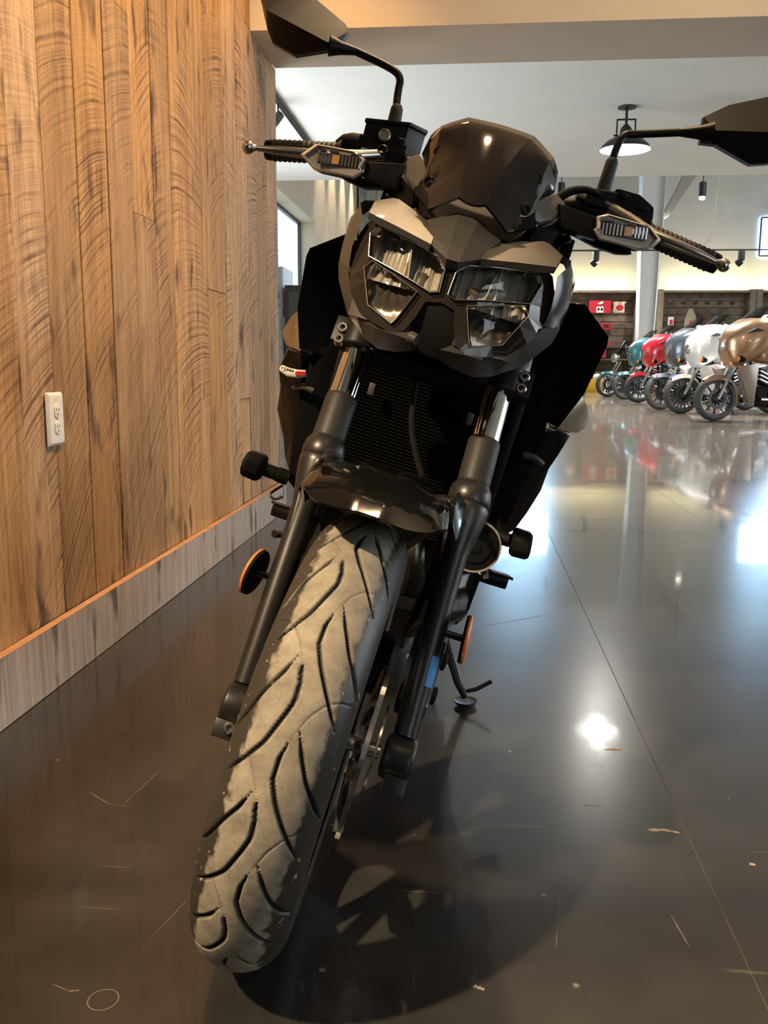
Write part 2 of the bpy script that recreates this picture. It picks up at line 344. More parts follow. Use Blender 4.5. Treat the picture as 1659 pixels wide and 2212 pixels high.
for P, w in (([(-.678, 1.463), (-.62, 1.42), (-.564, 1.415)], .0016), ([(-.578, 1.559), (-.588, 1.48), (-.596, 1.419)], .0012), ([(-.734, 1.729), (-.715, 1.75), (-.699, 1.745)], .0014), ([(-.509, .966), (-.48, .955), (-.466, .958)], .0022), ([(.215, 1.512), (.25, 1.509)], .0012), ([(.62, 2.3), (.70, 2.36)], .002), ([(.15, 1.25), (.13, 1.10)], .0012), ([(.30, 1.20), (.31, 1.12)], .0012), ([(.05, 2.6), (.25, 2.75)], .0022), ([(-.35, 1.35), (-.42, 1.05)], .0010)): chip(P, w, SCR, 'scratch')
MB().grid([[(-.432 + r * math.cos(a), .945 + r * math.sin(a), .0003) for a in [2 * PI * j / 40 for j in range(41)]] for r in (.0175, .0192)]).build('ring_mark', SCR, fl, smooth=False)

# plank-clad wall on the left
wl = struct('wall_left', rng(-1.25, -1.02, .92, 4.652, 0, 3.05), DARKWALL, smooth=False)
seams = [.92, 1.09, 1.24, 1.41, 1.575, 1.745, 1.923, 2.085, 2.274, 2.464, 2.651, 2.828, 2.992, 3.376, 3.637, 3.839, 4.02, 4.195, 4.42, 4.652]
rp = random.Random(3)
def plank(y0, y1, z0, z1, proud):
    b = MB(); w = y1 - y0 - .003
    b.box((0, w / 2, (z1 - z0) / 2), (.024, w, z1 - z0 - .0015))
    o = b.build('plank', WOOD, wl, bevel=.0018, seg=1, smooth=False)
    o.location = (-1.02 + .008 + proud, y0 + .0011, z0)
for i in range(len(seams) - 1):
    y0, y1 = seams[i], seams[i + 1]; pr = rp.uniform(-.003, .0045)
    i += 9; top = 3.05 if y1 < 4.11 else 2.215
    cut = {18: 1.75, 19: 1.21, 22: 1.05, 24: .62, 16: 2.6, 10: 1.4, 13: 2.2}.get(i)
    if cut: plank(y0, y1, .15, cut, pr); plank(y0, y1, cut, top, rp.uniform(-.002, .0035))
    else: plank(y0, y1, .15, top, pr)
    if i == 25: plank(4.02, 4.119, 2.216, 3.05, pr)
bb = struct('baseboard_left', rng(-1.02, -1.004, .92, 4.652, .002, .15), DARKWALL, smooth=False)
for i, (y0, y1) in enumerate(((.92, 1.32), (1.32, 3.149), (3.149, 4.652))):
    b = MB(); b.box((0, (y1 - y0) / 2, .078), (.022, y1 - y0 - .002, .154))
    o = b.build('board', None, bb, smooth=False); o.location = (-.982, y0, .001)
    o.data.materials.append(WOODG); o.data.materials.append(SAWN)
    for p in o.data.polygons:
        if p.normal.z > .9: p.material_index = 1
# duplex outlet
ol = empty('wall_outlet', 'white duplex electrical outlet on the plank wall', 'outlet', (-.9965, 2.067, .637))
b = MB(); R_ = lambda x, w, h: [(x, -w / 2, -h / 2), (x, w / 2, -h / 2), (x, w / 2, h / 2), (x, -w / 2, h / 2)]
b.loft2(R_(0, .084, .129), R_(.0075, .070, .115)); b.build('cover_plate', WHITE, ol, bevel=.0012)
for k, z in enumerate((.0195, -.0195)):
    r = MB(); ring = [(.0072, .0165 * max(-.82, min(.82, math.cos(a))) , z + .0165 * math.sin(a)) for a in [2 * PI * j / 24 for j in range(24)]]
    r.prism(ring, (.003, 0, 0)); q = r.build('receptacle', WHITE, ol, bevel=.0006)
    for dy, h in ((-.006, .009), (.006, .007)): bx((.0103, dy, z + .003), (.0006, .0022, h)).build('slot', SLOT, q)
    MB().lathe((.0100, 0, z - .008), (1, 0, 0), [(.0024, 0), (.0024, .0006)], 10).build('ground_hole', SLOT, q)
MB().lathe((.0074, 0, 0), (1, 0, 0), [(.003, 0), (.0026, .001)], 12).build('screw', STEEL, ol)
bx((.0078, .0, .046), (.0004, .012, .006)).build('embossed_mark', mat('worn_white', (.72, .70, .66), .5), ol)

# beam (bulkhead) over the passage
struct('trim_1', rng(-1.0, 13.0, 4.12, 4.62, 2.212, 3.05), PAINT, smooth=False)
# front bay ceiling, side and back walls
struct('ceiling_1', rng(-3.6, 13.2, -5.2, 4.12, 3.05, 3.15), PAINT, smooth=False)
struct('wall_rear', rng(-3.6, 13.2, -5.3, -5.2, 0, 3.1), DARKWALL, smooth=False)
# middle bay: low ceiling with the fascia above the tall hall
struct('ceiling_2', rng(-3.6, 13.2, 4.62, 10.79, 2.9, 3.02), CEIL, smooth=False)
struct('trim_2', rng(-3.6, 13.2, 10.68, 10.79, 3.02, 7.3), GREYW, smooth=False)
struct('ceiling_3', rng(-3.6, 13.2, 10.7, 30.2, 7.2, 7.3), GREYW, smooth=False)
# walls of the hall (the left one has a deep window opening)
wy0, wy1, wz0, wz1 = 15.3, 20.15, 1.25, 3.86
w = MB()
for a in ((-3.95, -3.5, -5.2, wy0, 0, 7.2), (-3.95, -3.5, wy1, 30.2, 0, 7.2), (-3.95, -3.5, wy0, wy1, 0, wz0), (-3.95, -3.5, wy0, wy1, wz1, 7.2)):
    w.add(*(lambda q: (q.v, q.f))(rng(*a)))
struct('wall_hall_left', w, TAN, smooth=False)
struct('wall_back', rng(-3.6, 13.2, 30.0, 30.2, 0, 7.3), GREYW, smooth=False)
struct('wall_right', rng(13.0, 13.2, -5.2, 30.2, 0, 7.3), GREYW, smooth=False)
FRAME = mat('dark_window_frame', (.03, .035, .04), .4)
DAY = mat('daylight_sky', (0, 0, 0), 1, emit=((.78, .92, 1.0), 2.6))
DAYN = mat('daylight_soft', (0, 0, 0), 1, emit=((.92, .96, 1.0), 6.0))
DAYS = mat('daylight_strong', (0, 0, 0), 1, emit=((.45, .72, 1.0), 38.0))
wn = [0]
def window(c, axis, wdt, hgt, nx, nz, sky, fr=.06, glass=True):
    """frame bars, panes and the daylight behind; axis is the wall's normal into the room"""
    wn[0] += 1; ax = Vector(axis); side = Vector((-ax.y, ax.x, 0)); c = Vector(c)
    def slab(u0, u1, z0, z1, d0, d1):
        P = [c + side * u + Vector((0, 0, z)) + ax * d for d in (d0, d1) for (u, z) in ((u0, z0), (u1, z0), (u1, z1), (u0, z1))]
        return MB().add(P, [(0, 1, 2, 3), (7, 6, 5, 4), (0, 4, 5, 1), (1, 5, 6, 2), (2, 6, 7, 3), (3, 7, 4, 0)])
    fm = MB()
    for i in range(nx + 1):
        u = -wdt / 2 + wdt * i / nx; q = slab(u - fr / 2, u + fr / 2, -hgt / 2, hgt / 2, .02, .08); fm.add(q.v, q.f)
    for i in range(nz + 1):
        z = -hgt / 2 + hgt * i / nz; q = slab(-wdt / 2, wdt / 2, z - fr / 2, z + fr / 2, .021, .079); fm.add(q.v, q.f)
    o = struct('window_%d' % wn[0], fm, FRAME, weld=False, smooth=False)
    slab(-wdt / 2, wdt / 2, -hgt / 2, hgt / 2, .002, .01).build('daylight', sky, o, smooth=False)
    if glass:
        for i in range(nx):
            for k in range(nz):
                slab(-wdt / 2 + wdt * i / nx + fr / 2, -wdt / 2 + wdt * (i + 1) / nx - fr / 2, -hgt / 2 + hgt * k / nz + fr / 2, -hgt / 2 + hgt * (k + 1) / nz - fr / 2, .045, .05).build('pane', GLASS, o, smooth=False)
    return o
window((-3.90, (wy0 + wy1) / 2, (wz0 + wz1) / 2), (1, 0, 0), wy1 - wy0 - .02, wz1 - wz0 - .02, 2, 1, DAY, .1)
window((1.75, 29.98, 4.82), (0, -1, 0), 1.9, 1.15, 1, 1, DAYS, .05)
window((9.75, 29.98, 4.82), (0, -1, 0), 1.7, 1.15, 1, 1, DAYS, .05)
window((12.98, 2.0, 1.5), (-1, 0, 0), 5.0, 2.3, 3, 1, DAYN)
window((12.98, 8.0, 1.5), (-1, 0, 0), 4.6, 2.3, 3, 1, DAYN)
window((12.98, 16.0, 4.6), (-1, 0, 0), 8.0, 2.2, 4, 1, DAYN)
window((4.6, -5.19, 1.55), (0, 1, 0), 3.2, 1.9, 2, 1, DAYN)
window((-3.49, 8.0, 1.6), (1, 0, 0), 4.0, 2.2, 3, 1, DAYN)  # unseen window added to light the middle bay's ceiling

# tapered steel column of the far frame with its haunch brace
c = MB()
def rect(x0, x1, y0, y1, z): return [(x0, y0, z), (x1, y0, z), (x1, y1, z), (x0, y1, z)]
c.loft2(rect(4.98, 5.30, 27.7, 28.3, 0), rect(4.80, 5.47, 27.7, 28.3, 7.2))
c.loft2(rect(5.30, 5.32, 27.5, 28.5, 0), rect(5.47, 5.49, 27.5, 28.5, 7.2))
struct('trim_3', c, mat('column_paint', (.66, .67, .66), .7), weld=False, smooth=False)
c = MB(); c.prism([(5.4, 27.8, 5.0), (5.62, 27.8, 5.1), (6.9, 27.8, 7.1), (6.4, 27.8, 7.1)], (0, .3, 0)); struct('trim_4', c, mat('brace_paint', (.33, .31, .27), .7), smooth=False)
# weathered boards on a pier at the far left
pier = struct('trim_5', rng(-3.42, -2.56, 27.4, 27.9, 0, 7.2), DARKWALL, smooth=False)
for i in range(5):
    rng(-3.42 + i * .172 + .006, -3.42 + (i + 1) * .172 - .004, 27.36 - .012 * (i % 2), 27.4, 0, 7.2).build('board', mat('blue_grey_board', (.30, .35, .34), .8, noise=(3, .4)), pier, smooth=False)
# scallops on the hall's left wall come from three real down-lights
for k, y in enumerate((15.3, 20.9, 22.6, 24.4, 26.2)):
    spot('wall_downlight', (-3.1, y, 6.6), (-3.45, y, 3.2), 620, 52, (1.0, .80, .52), .8, .05)

# ================================================================== LAMPS
BLK = mat('black_lamp_metal', (.018, .018, .018), .45)
BULB = mat('lamp_glow', (1, 1, 1), 1, emit=((1.0, .97, .92), 30))
SHADEIN = mat('white_enamel', (.85, .85, .82), .4)
pl = empty('pendant_lamp', 'black barn-style pendant lamp with glowing white bowl under the low ceiling', 'lamp', (1.235, 8.0, 2.9))
b = MB().lathe((0, 0, 0), (0, 0, -1), [(.075, 0), (.075, .012), (.03, .02), (.03, .024)], 24); b.build('canopy', BLK, pl)
b = MB().tube([(0, 0, -.02), (0, 0, -.15)], .012, 10); b.build('stem', BLK, pl)
b = MB()
for p in ([(-.075, 0, -.10), (.075, 0, -.10)], [(-.075, 0, -.095), (-.075, 0, -.235)], [(.075, 0, -.095), (.075, 0, -.235)], [(-.10, 0, -.225), (-.06, 0, -.225)], [(.06, 0, -.225), (.10, 0, -.225)]): b.tube(p, .007, 8)
b.build('yoke', BLK, pl, weld=False)
b = MB().lathe((0, 0, -.14), (0, 0, -1), [(.018, 0), (.045, .03), (.055, .09), (.075, .11)], 24); b.build('socket_cap', BLK, pl)
out = [(.055, -.235), (.10, -.245), (.15, -.27), (.19, -.305), (.207, -.335), (.207, -.34)]; inn = [(.202, -.338), (.185, -.305), (.145, -.272), (.098, -.25), (.05, -.24)]
sh = MB()
sh.grid([[(r * math.cos(a), r * math.sin(a), z) for a in [2 * PI * j / 36 for j in range(36)]] for r, z in out + inn], True)
o = sh.build('shade', None, pl); o.data.materials.append(BLK); o.data.materials.append(SHADEIN)
for p in o.data.polygons:
    if p.center.z > -10 and p.index >= 36 * 5: p.material_index = 1
MB().ball((0, 0, -.285), .034).build('bulb', BULB, pl)
l = bpy.data.lights.new('pendant_light', 'POINT'); l.energy = 42; l.shadow_soft_size = .05; l.color = (1, .96, .9)
o = bpy.data.objects.new('pendant_light', l); COL.objects.link(o); o.parent = pl; o.location = (0, 0, -.345)

# track rail on the low ceiling at the left, with one spot head
tr = empty('track_rail', 'black track rail running along the low ceiling beside the plank wall end', 'track light', (-1.62, 4.7, 2.9))
rng(-.018, .018, 0, 5.2, -.03, 0).build('rail', BLK, tr)
h = MB(); h.tube([(0, 2.9, -.03), (0, 2.9, -.16)], .008, 8); h.build('stem', BLK, tr)
MB().lathe((-.02, 2.95, -.13), (-.5, -.35, -.75), [(.035, -.05), (.038, .0), (.038, .11), (.03, .115)], 16).build('spot_head', BLK, tr)
def hang_spot(x, y, z, up, lit, label):
    t = empty('hanging_spotlight', label, 'spotlight', (x, y, z), 0, 'black spotlights high in the hall')
    MB().lathe((0, 0, 0), (0, 0, -1), [(.06, -.22), (.095, -.2), (.095, .16), (.085, .17)], 14).build('can', BLK, t)
    MB().tube([(0, 0, .2), (0, 0, up)], .014, 6).build('stem', BLK, t)
    if lit: MB().ball((0, 0, -.2), .085, 12, 8, (1, 1, .7)).build('bulb', mat('warm_glow', (1, 1, 1), 1, emit=((1, .92, .75), 14)), t)
hang_spot(2.35, 26, 5.55, 1.6, False, 'unlit black spotlight hanging beside the windscreen edge')
hang_spot(6.13, 26, 5.52, 1.6, True, 'lit black spotlight hanging high on the right')
ct = empty('cable_track', 'thin black lighting cable stretched across the far wall', 'cable track', (2.6, 26, 3.95))
rng(0, 6.5, -.02, .02, -.02, .02).build('rail', BLK, ct)
for x, y1 in ((.35, 1.9), (3.9, 1.9)):
    MB().tube([(x - .4, 0, 0), (x - .12, 0, .25), (x, 0, .75), (x + .05, 0, 3.2)], .014, 6).build('cord', mat('pale_cord', (.55, .52, .46), .6), ct)
for x, lb in ((3.37, 'black spotlight clipped to the far cable just right of the headlight'), (7.27, 'black spotlight clipped to the far cable at the right end')):
    t = empty('cable_spotlight', lb, 'spotlight', (x, 26, 3.9), 0, 'spotlights on the far cable')
    MB().box((0, 0, -.10), (.16, .14, .26)).build('housing', BLK, t, bevel=.02)
    MB().lathe((-.04, .05, -.28), (-.55, .5, -.5), [(.09, -.08), (.10, .06)], 12).build('lamp_head', BLK, t)

# ================================================================== FAR SHELVING
WOODD = mat('dark_display_wood', (.17, .125, .08), .7, noise=(4, .35))
POST = mat('display_post_wood', (.21, .165, .11), .7, noise=(6, .25))
def shelf_unit(x0, x1, label):
    t = empty('display_shelf', label, 'shelf', ((x0 + x1) / 2, 29.6, 0), 0, 'display shelving along the far wall')
    hw = (x1 - x0) / 2
    n = 13
    for k in range(n):
        z0 = .22 + k * (2.86 / n)
        rng(-hw + .08, hw - .08, .17 - .012 * (k % 2), .21, z0 + .008, z0 + 2.86 / n - .008).build('slat', WOODD, t, smooth=False)
    rng(-hw, hw, .21, .26, .0, 3.1).build('backing', mat('shelf_backing', (.03, .024, .018), .8), t, smooth=False)
    for sx in (-1, 1): rng(sx * hw - .09, sx * hw + .09, -.25, .2, 0, 3.18).build('post', POST, t, bevel=.01)
    rng(-hw, hw, -.2, .2, 3.08, 3.15).build('top_rail', POST, t, smooth=False)
    rng(-hw, hw, -.55, .2, 0, .2).build('base_plinth', mat('plinth_dark', (.05, .045, .04), .6), t, smooth=False)
    for z in (.62, 1.02, 1.42): rng(-hw + .1, hw - .1, -.3, .16, z - .04, z).build('shelf_board', WOODD, t, smooth=False)
    return t
shelf_unit(2.3, 5.2, 'dark slatted display shelf on the far wall left of the steel column')
shelf_unit(5.86, 8.65, 'dark slatted display shelf on the far wall right of the steel column')
shelf_unit(8.85, 11.6, 'dark slatted display shelf at the right edge beyond the bronze motorcycle')
for x in (3.75, 7.25, 10.2):
    area('shelf_strip_light', (x, 29.55, 3.22), (x, 29.99, 3.65), 42, 2.7, .08, (1.0, .82, .40))
PINK = mat('pale_print_cloth', (.62, .42, .33), .8, noise=(9, .5)); YEL = mat('yellow_bin', (.75, .42, .02), .5)
def hang(name, label, cat, poly, m, t=.05, y=29.33, extra=None, group='goods on the far display shelves'):
    o = MB().prism([(x, y, z) for x, z in poly], (0, t, 0)).build(name, m, smooth=False); tag(o, label, cat, group)
    for nm, pl2, m2 in (extra or []): MB().prism([(x, y - .012, z) for x, z in pl2], (0, .013, 0)).build(nm, m2, o, smooth=False)
    return o
def rp4(x0, x1, z0, z1): return [(x0, z0), (x1, z0), (x1, z1), (x0, z1)]
def oval(x, z, rx, rz, n=12): return [(x + rx * math.cos(2 * PI * i / n), z + rz * math.sin(2 * PI * i / n)) for i in range(n)]
CARD = mat('white_card', (.78, .74, .68), .6)
hang('boxed_shirt', 'red boxed item with white panel hung high on the left display shelf', 'box', rp4(3.66, 4.33, 2.45, 2.83), RED, .12, extra=[('print', rp4(3.88, 4.10, 2.46, 2.65), CARD), ('print', [(3.9, 2.72), (4.05, 2.72), (4.11, 2.80), (4.0, 2.80)], CARD), ('print', oval(3.945, 2.56, .035, .04), SLOT), ('print', oval(4.045, 2.56, .035, .04), SLOT)])
hang('folded_shirt', 'pale printed shirt hung right of the red box', 'shirt', [(4.4, 2.46), (4.76, 2.46), (4.74, 2.7), (4.80, 2.80), (4.38, 2.80), (4.42, 2.7)], PINK, extra=[('print', oval(4.6, 2.62, .12, .08), RED)])
hang('folded_shirt', 'pale shirt half hidden at the left end of the left display shelf', 'shirt', [(3.1, 2.46), (3.44, 2.46), (3.42, 2.62), (3.32, 2.75), (3.1, 2.72)], PINK)
hang('red_box', 'small red boxed item below the red box', 'box', rp4(4.05, 4.37, 1.94, 2.14), RED, .15, extra=[('print', oval(4.2, 2.05, .10, .05), SLOT)])
hang('boxed_shirt', 'red and white box low on the left display shelf', 'box', rp4(3.93, 4.24, 1.06, 1.34), RED, .2, extra=[('print', rp4(3.93, 4.06, 1.08, 1.2), CARD)])
hang('folded_clothes', 'red folded clothes on the middle shelf board', 'clothes', rp4(4.1, 4.5, 1.43, 1.56), mat('dull_red_cloth', (.30, .07, .05), .8), .2)
bn = empty('yellow_bin', 'yellow bin on the floor at the foot of the left display shelf', 'bin', (3.85, 28.85, .0), 0)
rng(-.26, .28, -.1, .15, 0, .4).build('tub', YEL, bn, bevel=.02); MB().ball((.08, 0, .44), .13).build('ball', CARD, bn)
CAPM = mat('dark_cap_cloth', (.05, .035, .025), .85)
for i in range(6):
    x = 6.15 + i * .37
    b = MB().ball((x, 29.3, 2.78), .085, 12, 8, (1, .8, .9)); b.box((x, 29.21, 2.73), (.13, .10, .015)); o = b.build('cap', CAPM, weld=False)
    tag(o, ('leftmost', 'second from left', 'third from left', 'third from right', 'second from right', 'rightmost')[i] + ' dark cap in the row right of the steel column', 'cap', 'dark caps on the display shelf')
for i, (x, z0, z1, m) in enumerate(((6.95, 1.5, 2.45, CAPM), (7.3, 1.5, 2.5, mat('brown_jacket', (.10, .06, .035), .8)), (7.7, 1.5, 2.4, CAPM), (8.05, 1.5, 2.35, mat('olive_jacket', (.10, .09, .06), .8)))):
    hang('hanging_jacket', ('dark brown jacket', 'brown jacket with round shoulders', 'black jacket', 'olive jacket')[i] + ' hanging on the display shelf right of the column', 'jacket', [(x - .15, z0), (x + .15, z0), (x + .16, z1 - .18), (x + .06, z1), (x - .06, z1), (x - .16, z1 - .18)], m, .12, group='jackets on the display shelf')
hang('bottle', 'white and orange can on the display shelf left end right of the column', 'can', rp4(6.12, 6.28, 2.08, 2.33), CARD, .1, extra=[('print', rp4(6.15, 6.25, 2.1, 2.25), RED)])
hang('banner_board', 'tall pale board with a red mark standing behind the red motorcycle', 'board', [(6.52, 0.0), (6.86, 0.0), (6.86, 2.3), (6.74, 2.56), (6.64, 2.56), (6.52, 2.25)], mat('pale_board', (.30, .26, .17), .6, noise=(3, .2)),   .04, 28.9, [('print', oval(6.7, 2.12, .05, .10), RED)])

# items at the far left below the window
kb = empty('display_cabinet', 'tall pale blue-white cabinet beyond the plank wall end', 'cabinet', (-3.24, 14.6, 0))
rng(-.24, .24, -.3, .5, 0, 2.30).build('body', mat('pale_cabinet', (.50, .56, .60), .5), kb, bevel=.01)
rng(-.22, .22, -.33, -.3, 1.72, 2.26).build('door', mat('pale_cabinet_door', (.44, .52, .58), .5), kb)
rng(-.22, .22, -.33, -.3, 1.0, 1.68).build('door', mat('pale_cabinet_door', (.44, .52, .58), .5), kb)
rng(.10, .17, -.345, -.33, 1.80, 1.90).build('latch', SLOT, kb)
rng(.2, .28, -.345, -.33, 1.3, 1.52).build('handle', mat('grey_handle', (.25, .28, .30), .5), kb)
db = empty('dark_cabinet', 'dark grey box standing right of the pale cabinet', 'cabinet', (-2.66, 14.4, 0))
rng(-.29, .3, -.25, .3, 0, 2.0).build('body', mat('dark_cabinet', (.045, .043, .042), .5), db, bevel=.01)
rng(-.22, .27, -.27, -.25, .1, 1.9).build('door', mat('dark_cabinet_door', (.06, .057, .055), .45), db)

# ================================================================== THE NAKED MOTORCYCLE (leaning on its side stand)
# local frame: x to the picture's right (the bike's left), y rearward, z up in the bike's own plane
BK = empty('motorcycle', 'dark naked motorcycle on its side stand, facing us in the foreground', 'motorcycle')
A_ = ((0.960266, -0.013171, -0.278776), (0.013715, 0.999906, 0.0), (0.278749, -0.003823, 0.960356)); O_ = (-0.289661, 1.1152, 0.002457)
mw = Matrix.Identity(4)
for i in range(3):
    for j in range(3): mw[i][j] = A_[j][i]
    mw[i][3] = O_[i]
BK.matrix_world = mw
SR, CR = math.sin(math.radians(24)), math.cos(math.radians(24))
def F(a, x, off=0.0): return (x, SR * a - off * CR, .3 + CR * a + off * SR)   # a along the fork from the axle, off = forward of its centre line
FD = Vector((0, SR, CR)); FN = Vector((0, -CR, SR))

# ---- front wheel: rim > tyre, disc, hub
TR, RC, HW = .300, .058, .060
def tyre_mesh():
    per, NT, NP = 13, 104, 150
    th = np.linspace(0, 2 * PI / per, NT, endpoint=False); ph = np.linspace(-1.95, 1.95, NP)
    # groove polylines in (angle deg, section angle) for one period; 0 deg = the left groove's head; width mm, depth mm
    L2 = [(1.5, -.13), (0, -.126), (-2.9, -.057), (-6.2, -.049), (-9, -.126), (-15.4, -.339), (-19.5, -.62), (-24, -.98)]
    L1 = [(2.8, -.263), (-1.3, -.423), (-5, -.643), (-11.1, -.94), (-16, -1.3)]
    R1 = [(14, .08), (10, .011), (6.3, .011), (2, .179), (-2.1, .40), (-5.7, .621), (-9.5, .86)]
    R2 = [(16.3, .202), (12.2, .362), (7, .605), (2.1, .94), (-1.4, 1.25)]
    HL = [(11, -1.18), (10.5, -.79), (9, -.54), (6, -.33), (1.5, -.14)]
    HR = [(25, 1.18), (24.4, .79), (23, .52), (19.5, .27), (14, .08)]
    def dens(p):
        p = np.array(p, float); q = []
        for i in range(len(p) - 1):
            for k in range(10): q.append(p[i] + (p[i + 1] - p[i]) * k / 10)
        q.append(p[-1]); q = np.array(q)
        for _ in range(6): q[1:-1] = .25 * q[:-2] + .5 * q[1:-1] + .25 * q[2:]
        return q
    def arc(phv): return phv * (RC * .5 + HW * .5)
    TT, PP = np.meshgrid(th, ph, indexing='ij')
    # angle increases going over the top towards the front as in the measurement: y=sin, z=cos
    depth = np.zeros(TT.shape)
    for pts, w, d in ((L2, 2.2, 4.5), (L1, 2.2, 4.5), (R1, 2.2, 4.5), (R2, 2.2, 4.5), (HL, .9, 1.6), (HR, .9, 1.6)):
        q = dens(pts); best = np.full(TT.shape, 9.)
        n = len(q); taper = np.clip(np.minimum(np.arange(n), np.arange(n)[::-1]) / 9, .25, 1)
        for k in range(-2, 3):
            u = (np.radians(q[:, 0] + 360 / per * k)) * .285; v = arc(q[:, 1])
            for i in range(n - 1):
                ax_, ay = u[i], v[i]; bx_, by = u[i + 1] - ax_, v[i + 1] - ay
                X = TT * .285 - ax_; Y = arc(PP) - ay
                t = np.clip((X * bx_ + Y * by) / (bx_ * bx_ + by * by + 1e-12), 0, 1)
                dd = np.hypot(X - t * bx_, Y - t * by) / taper[i]
                best = np.minimum(best, dd)
        m = np.clip((w * .001 * 1.25 - best) / (.0011), 0, 1)
        depth = np.maximum(depth, m * d * .001)
    depth = np.tile(depth, (per, 1)); base0 = math.radians(305.5 - 11 * 360 / per)
    N = NT * per; TH = base0 + np.arange(N) * 2 * PI / N
    T2, P2 = np.meshgrid(TH, ph, indexing='ij')
    rad = (TR - RC) + (RC - depth) * np.cos(P2); x = (HW - depth * .8) * np.sin(P2)
    V = np.stack([x, rad * np.sin(T2), rad * np.cos(T2)], -1).reshape(-1, 3)
    i, j = np.meshgrid(np.arange(N), np.arange(NP - 1), indexing='ij'); i2 = (i + 1) % N
    Fq = np.stack([i * NP + j, i2 * NP + j, i2 * NP + j + 1, i * NP + j + 1], -1).reshape(-1, 4)
    me = bpy.data.meshes.new('tyre'); me.vertices.add(len(V)); me.vertices.foreach_set('co', V.ravel().astype('f'))
    me.loops.add(Fq.size); me.loops.foreach_set('vertex_index', Fq.ravel().astype('i'))
    me.polygons.add(len(Fq)); me.polygons.foreach_set('loop_start', np.arange(0, Fq.size, 4).astype('i')); me.polygons.foreach_set('loop_total', np.full(len(Fq), 4, 'i'))
    me.polygons.foreach_set('use_smooth', np.ones(len(Fq), bool))
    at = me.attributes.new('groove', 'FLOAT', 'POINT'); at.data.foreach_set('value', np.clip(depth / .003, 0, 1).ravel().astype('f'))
    at2 = me.attributes.new('shoulder', 'FLOAT', 'POINT'); at2.data.foreach_set('value', np.abs(P2).ravel().astype('f'))
    at3 = me.attributes.new('side', 'FLOAT', 'POINT'); at3.data.foreach_set('value', P2.ravel().astype('f'))
    me.update(); me.validate()
    return me
def tyre_mat():
    m = bpy.data.materials.new('worn_tyre_rubber'); t, b = nt(m); N = t.nodes.new; L = t.links.new
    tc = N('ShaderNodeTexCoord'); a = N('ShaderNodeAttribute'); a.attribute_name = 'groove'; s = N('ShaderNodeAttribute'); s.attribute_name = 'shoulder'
    n = N('ShaderNodeTexNoise'); n.inputs['Scale'].default_value = 38; n.inputs['Detail'].default_value = 8; n.inputs['Roughness'].default_value = .75; L(tc.outputs['Object'], n.inputs['Vector'])
    cr = N('ShaderNodeValToRGB'); e = cr.color_ramp.elements; e[0].position = .32; e[0].color = (.155, .132, .10, 1); e[1].position = .7; e[1].color = (.33, .285, .215, 1); L(n.outputs[0], cr.inputs[0])
    # scuffed crown, unworn glossy shoulders with a ragged edge
    n2 = N('ShaderNodeTexNoise'); n2.inputs['Scale'].default_value = 60; n2.inputs['Detail'].default_value = 5; L(tc.outputs['Object'], n2.inputs['Vector'])
    ad = N('ShaderNodeMath'); ad.operation = 'MULTIPLY_ADD'; ad.inputs[1].default_value = .5; L(n2.outputs[0], ad.inputs[0]); L(s.outputs['Fac'], ad.inputs[2])
    sm = N('ShaderNodeMapRange'); sm.inputs['From Min'].default_value = .90; sm.inputs['From Max'].default_value = 1.00; L(ad.outputs[0], sm.inputs[0])
    m1 = N('ShaderNodeMix'); m1.data_type = 'RGBA'; m1.inputs[7].default_value = (.035, .03, .024, 1); L(cr.outputs[0], m1.inputs[6]); L(sm.outputs[0], m1.inputs[0])
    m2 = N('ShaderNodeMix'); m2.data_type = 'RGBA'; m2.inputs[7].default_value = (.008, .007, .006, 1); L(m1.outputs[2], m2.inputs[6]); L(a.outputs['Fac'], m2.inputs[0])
    # pale grit stuck at the wear line
    v = N('ShaderNodeTexNoise'); v.inputs['Scale'].default_value = 130; v.inputs['Detail'].default_value = 1; L(tc.outputs['Object'], v.inputs['Vector'])
    vr = N('ShaderNodeMapRange'); vr.inputs['From Min'].default_value = .70; vr.inputs['From Max'].default_value = .76; L(v.outputs[0], vr.inputs[0])
    ln = N('ShaderNodeMapRange'); ln.inputs['From Min'].default_value = .55; ln.inputs['From Max'].default_value = .75; L(s.outputs['Fac'], ln.inputs[0])
    mu = N('ShaderNodeMath'); mu.operation = 'MULTIPLY'; L(vr.outputs[0], mu.inputs[0]); L(ln.outputs[0], mu.inputs[1])
    m3 = N('ShaderNodeMix'); m3.data_type = 'RGBA'; m3.inputs[7].default_value = (.34, .28, .20, 1); L(m2.outputs[2], m3.inputs[6]); L(mu.outputs[0], m3.inputs[0])
    L(m3.outputs[2], b.inputs['Base Color'])
    rr = N('ShaderNodeMapRange'); rr.inputs['To Min'].default_value = .8; rr.inputs['To Max'].default_value = .42; L(sm.outputs[0], rr.inputs[0]); L(rr.outputs[0], b.inputs['Roughness'])
    b.inputs['Specular IOR Level'].default_value = .35
    bp = N('ShaderNodeBump'); bp.inputs['Strength'].default_value = .35; bp.inputs['Distance'].default_value = .0008; L(n.outputs[0], bp.inputs['Height']); L(bp.outputs[0], b.inputs['Normal'])
    return m
TYRE = tyre_mat()
RIMB = mat('black_rim', (.012, .012, .012), .3, coat=.3)
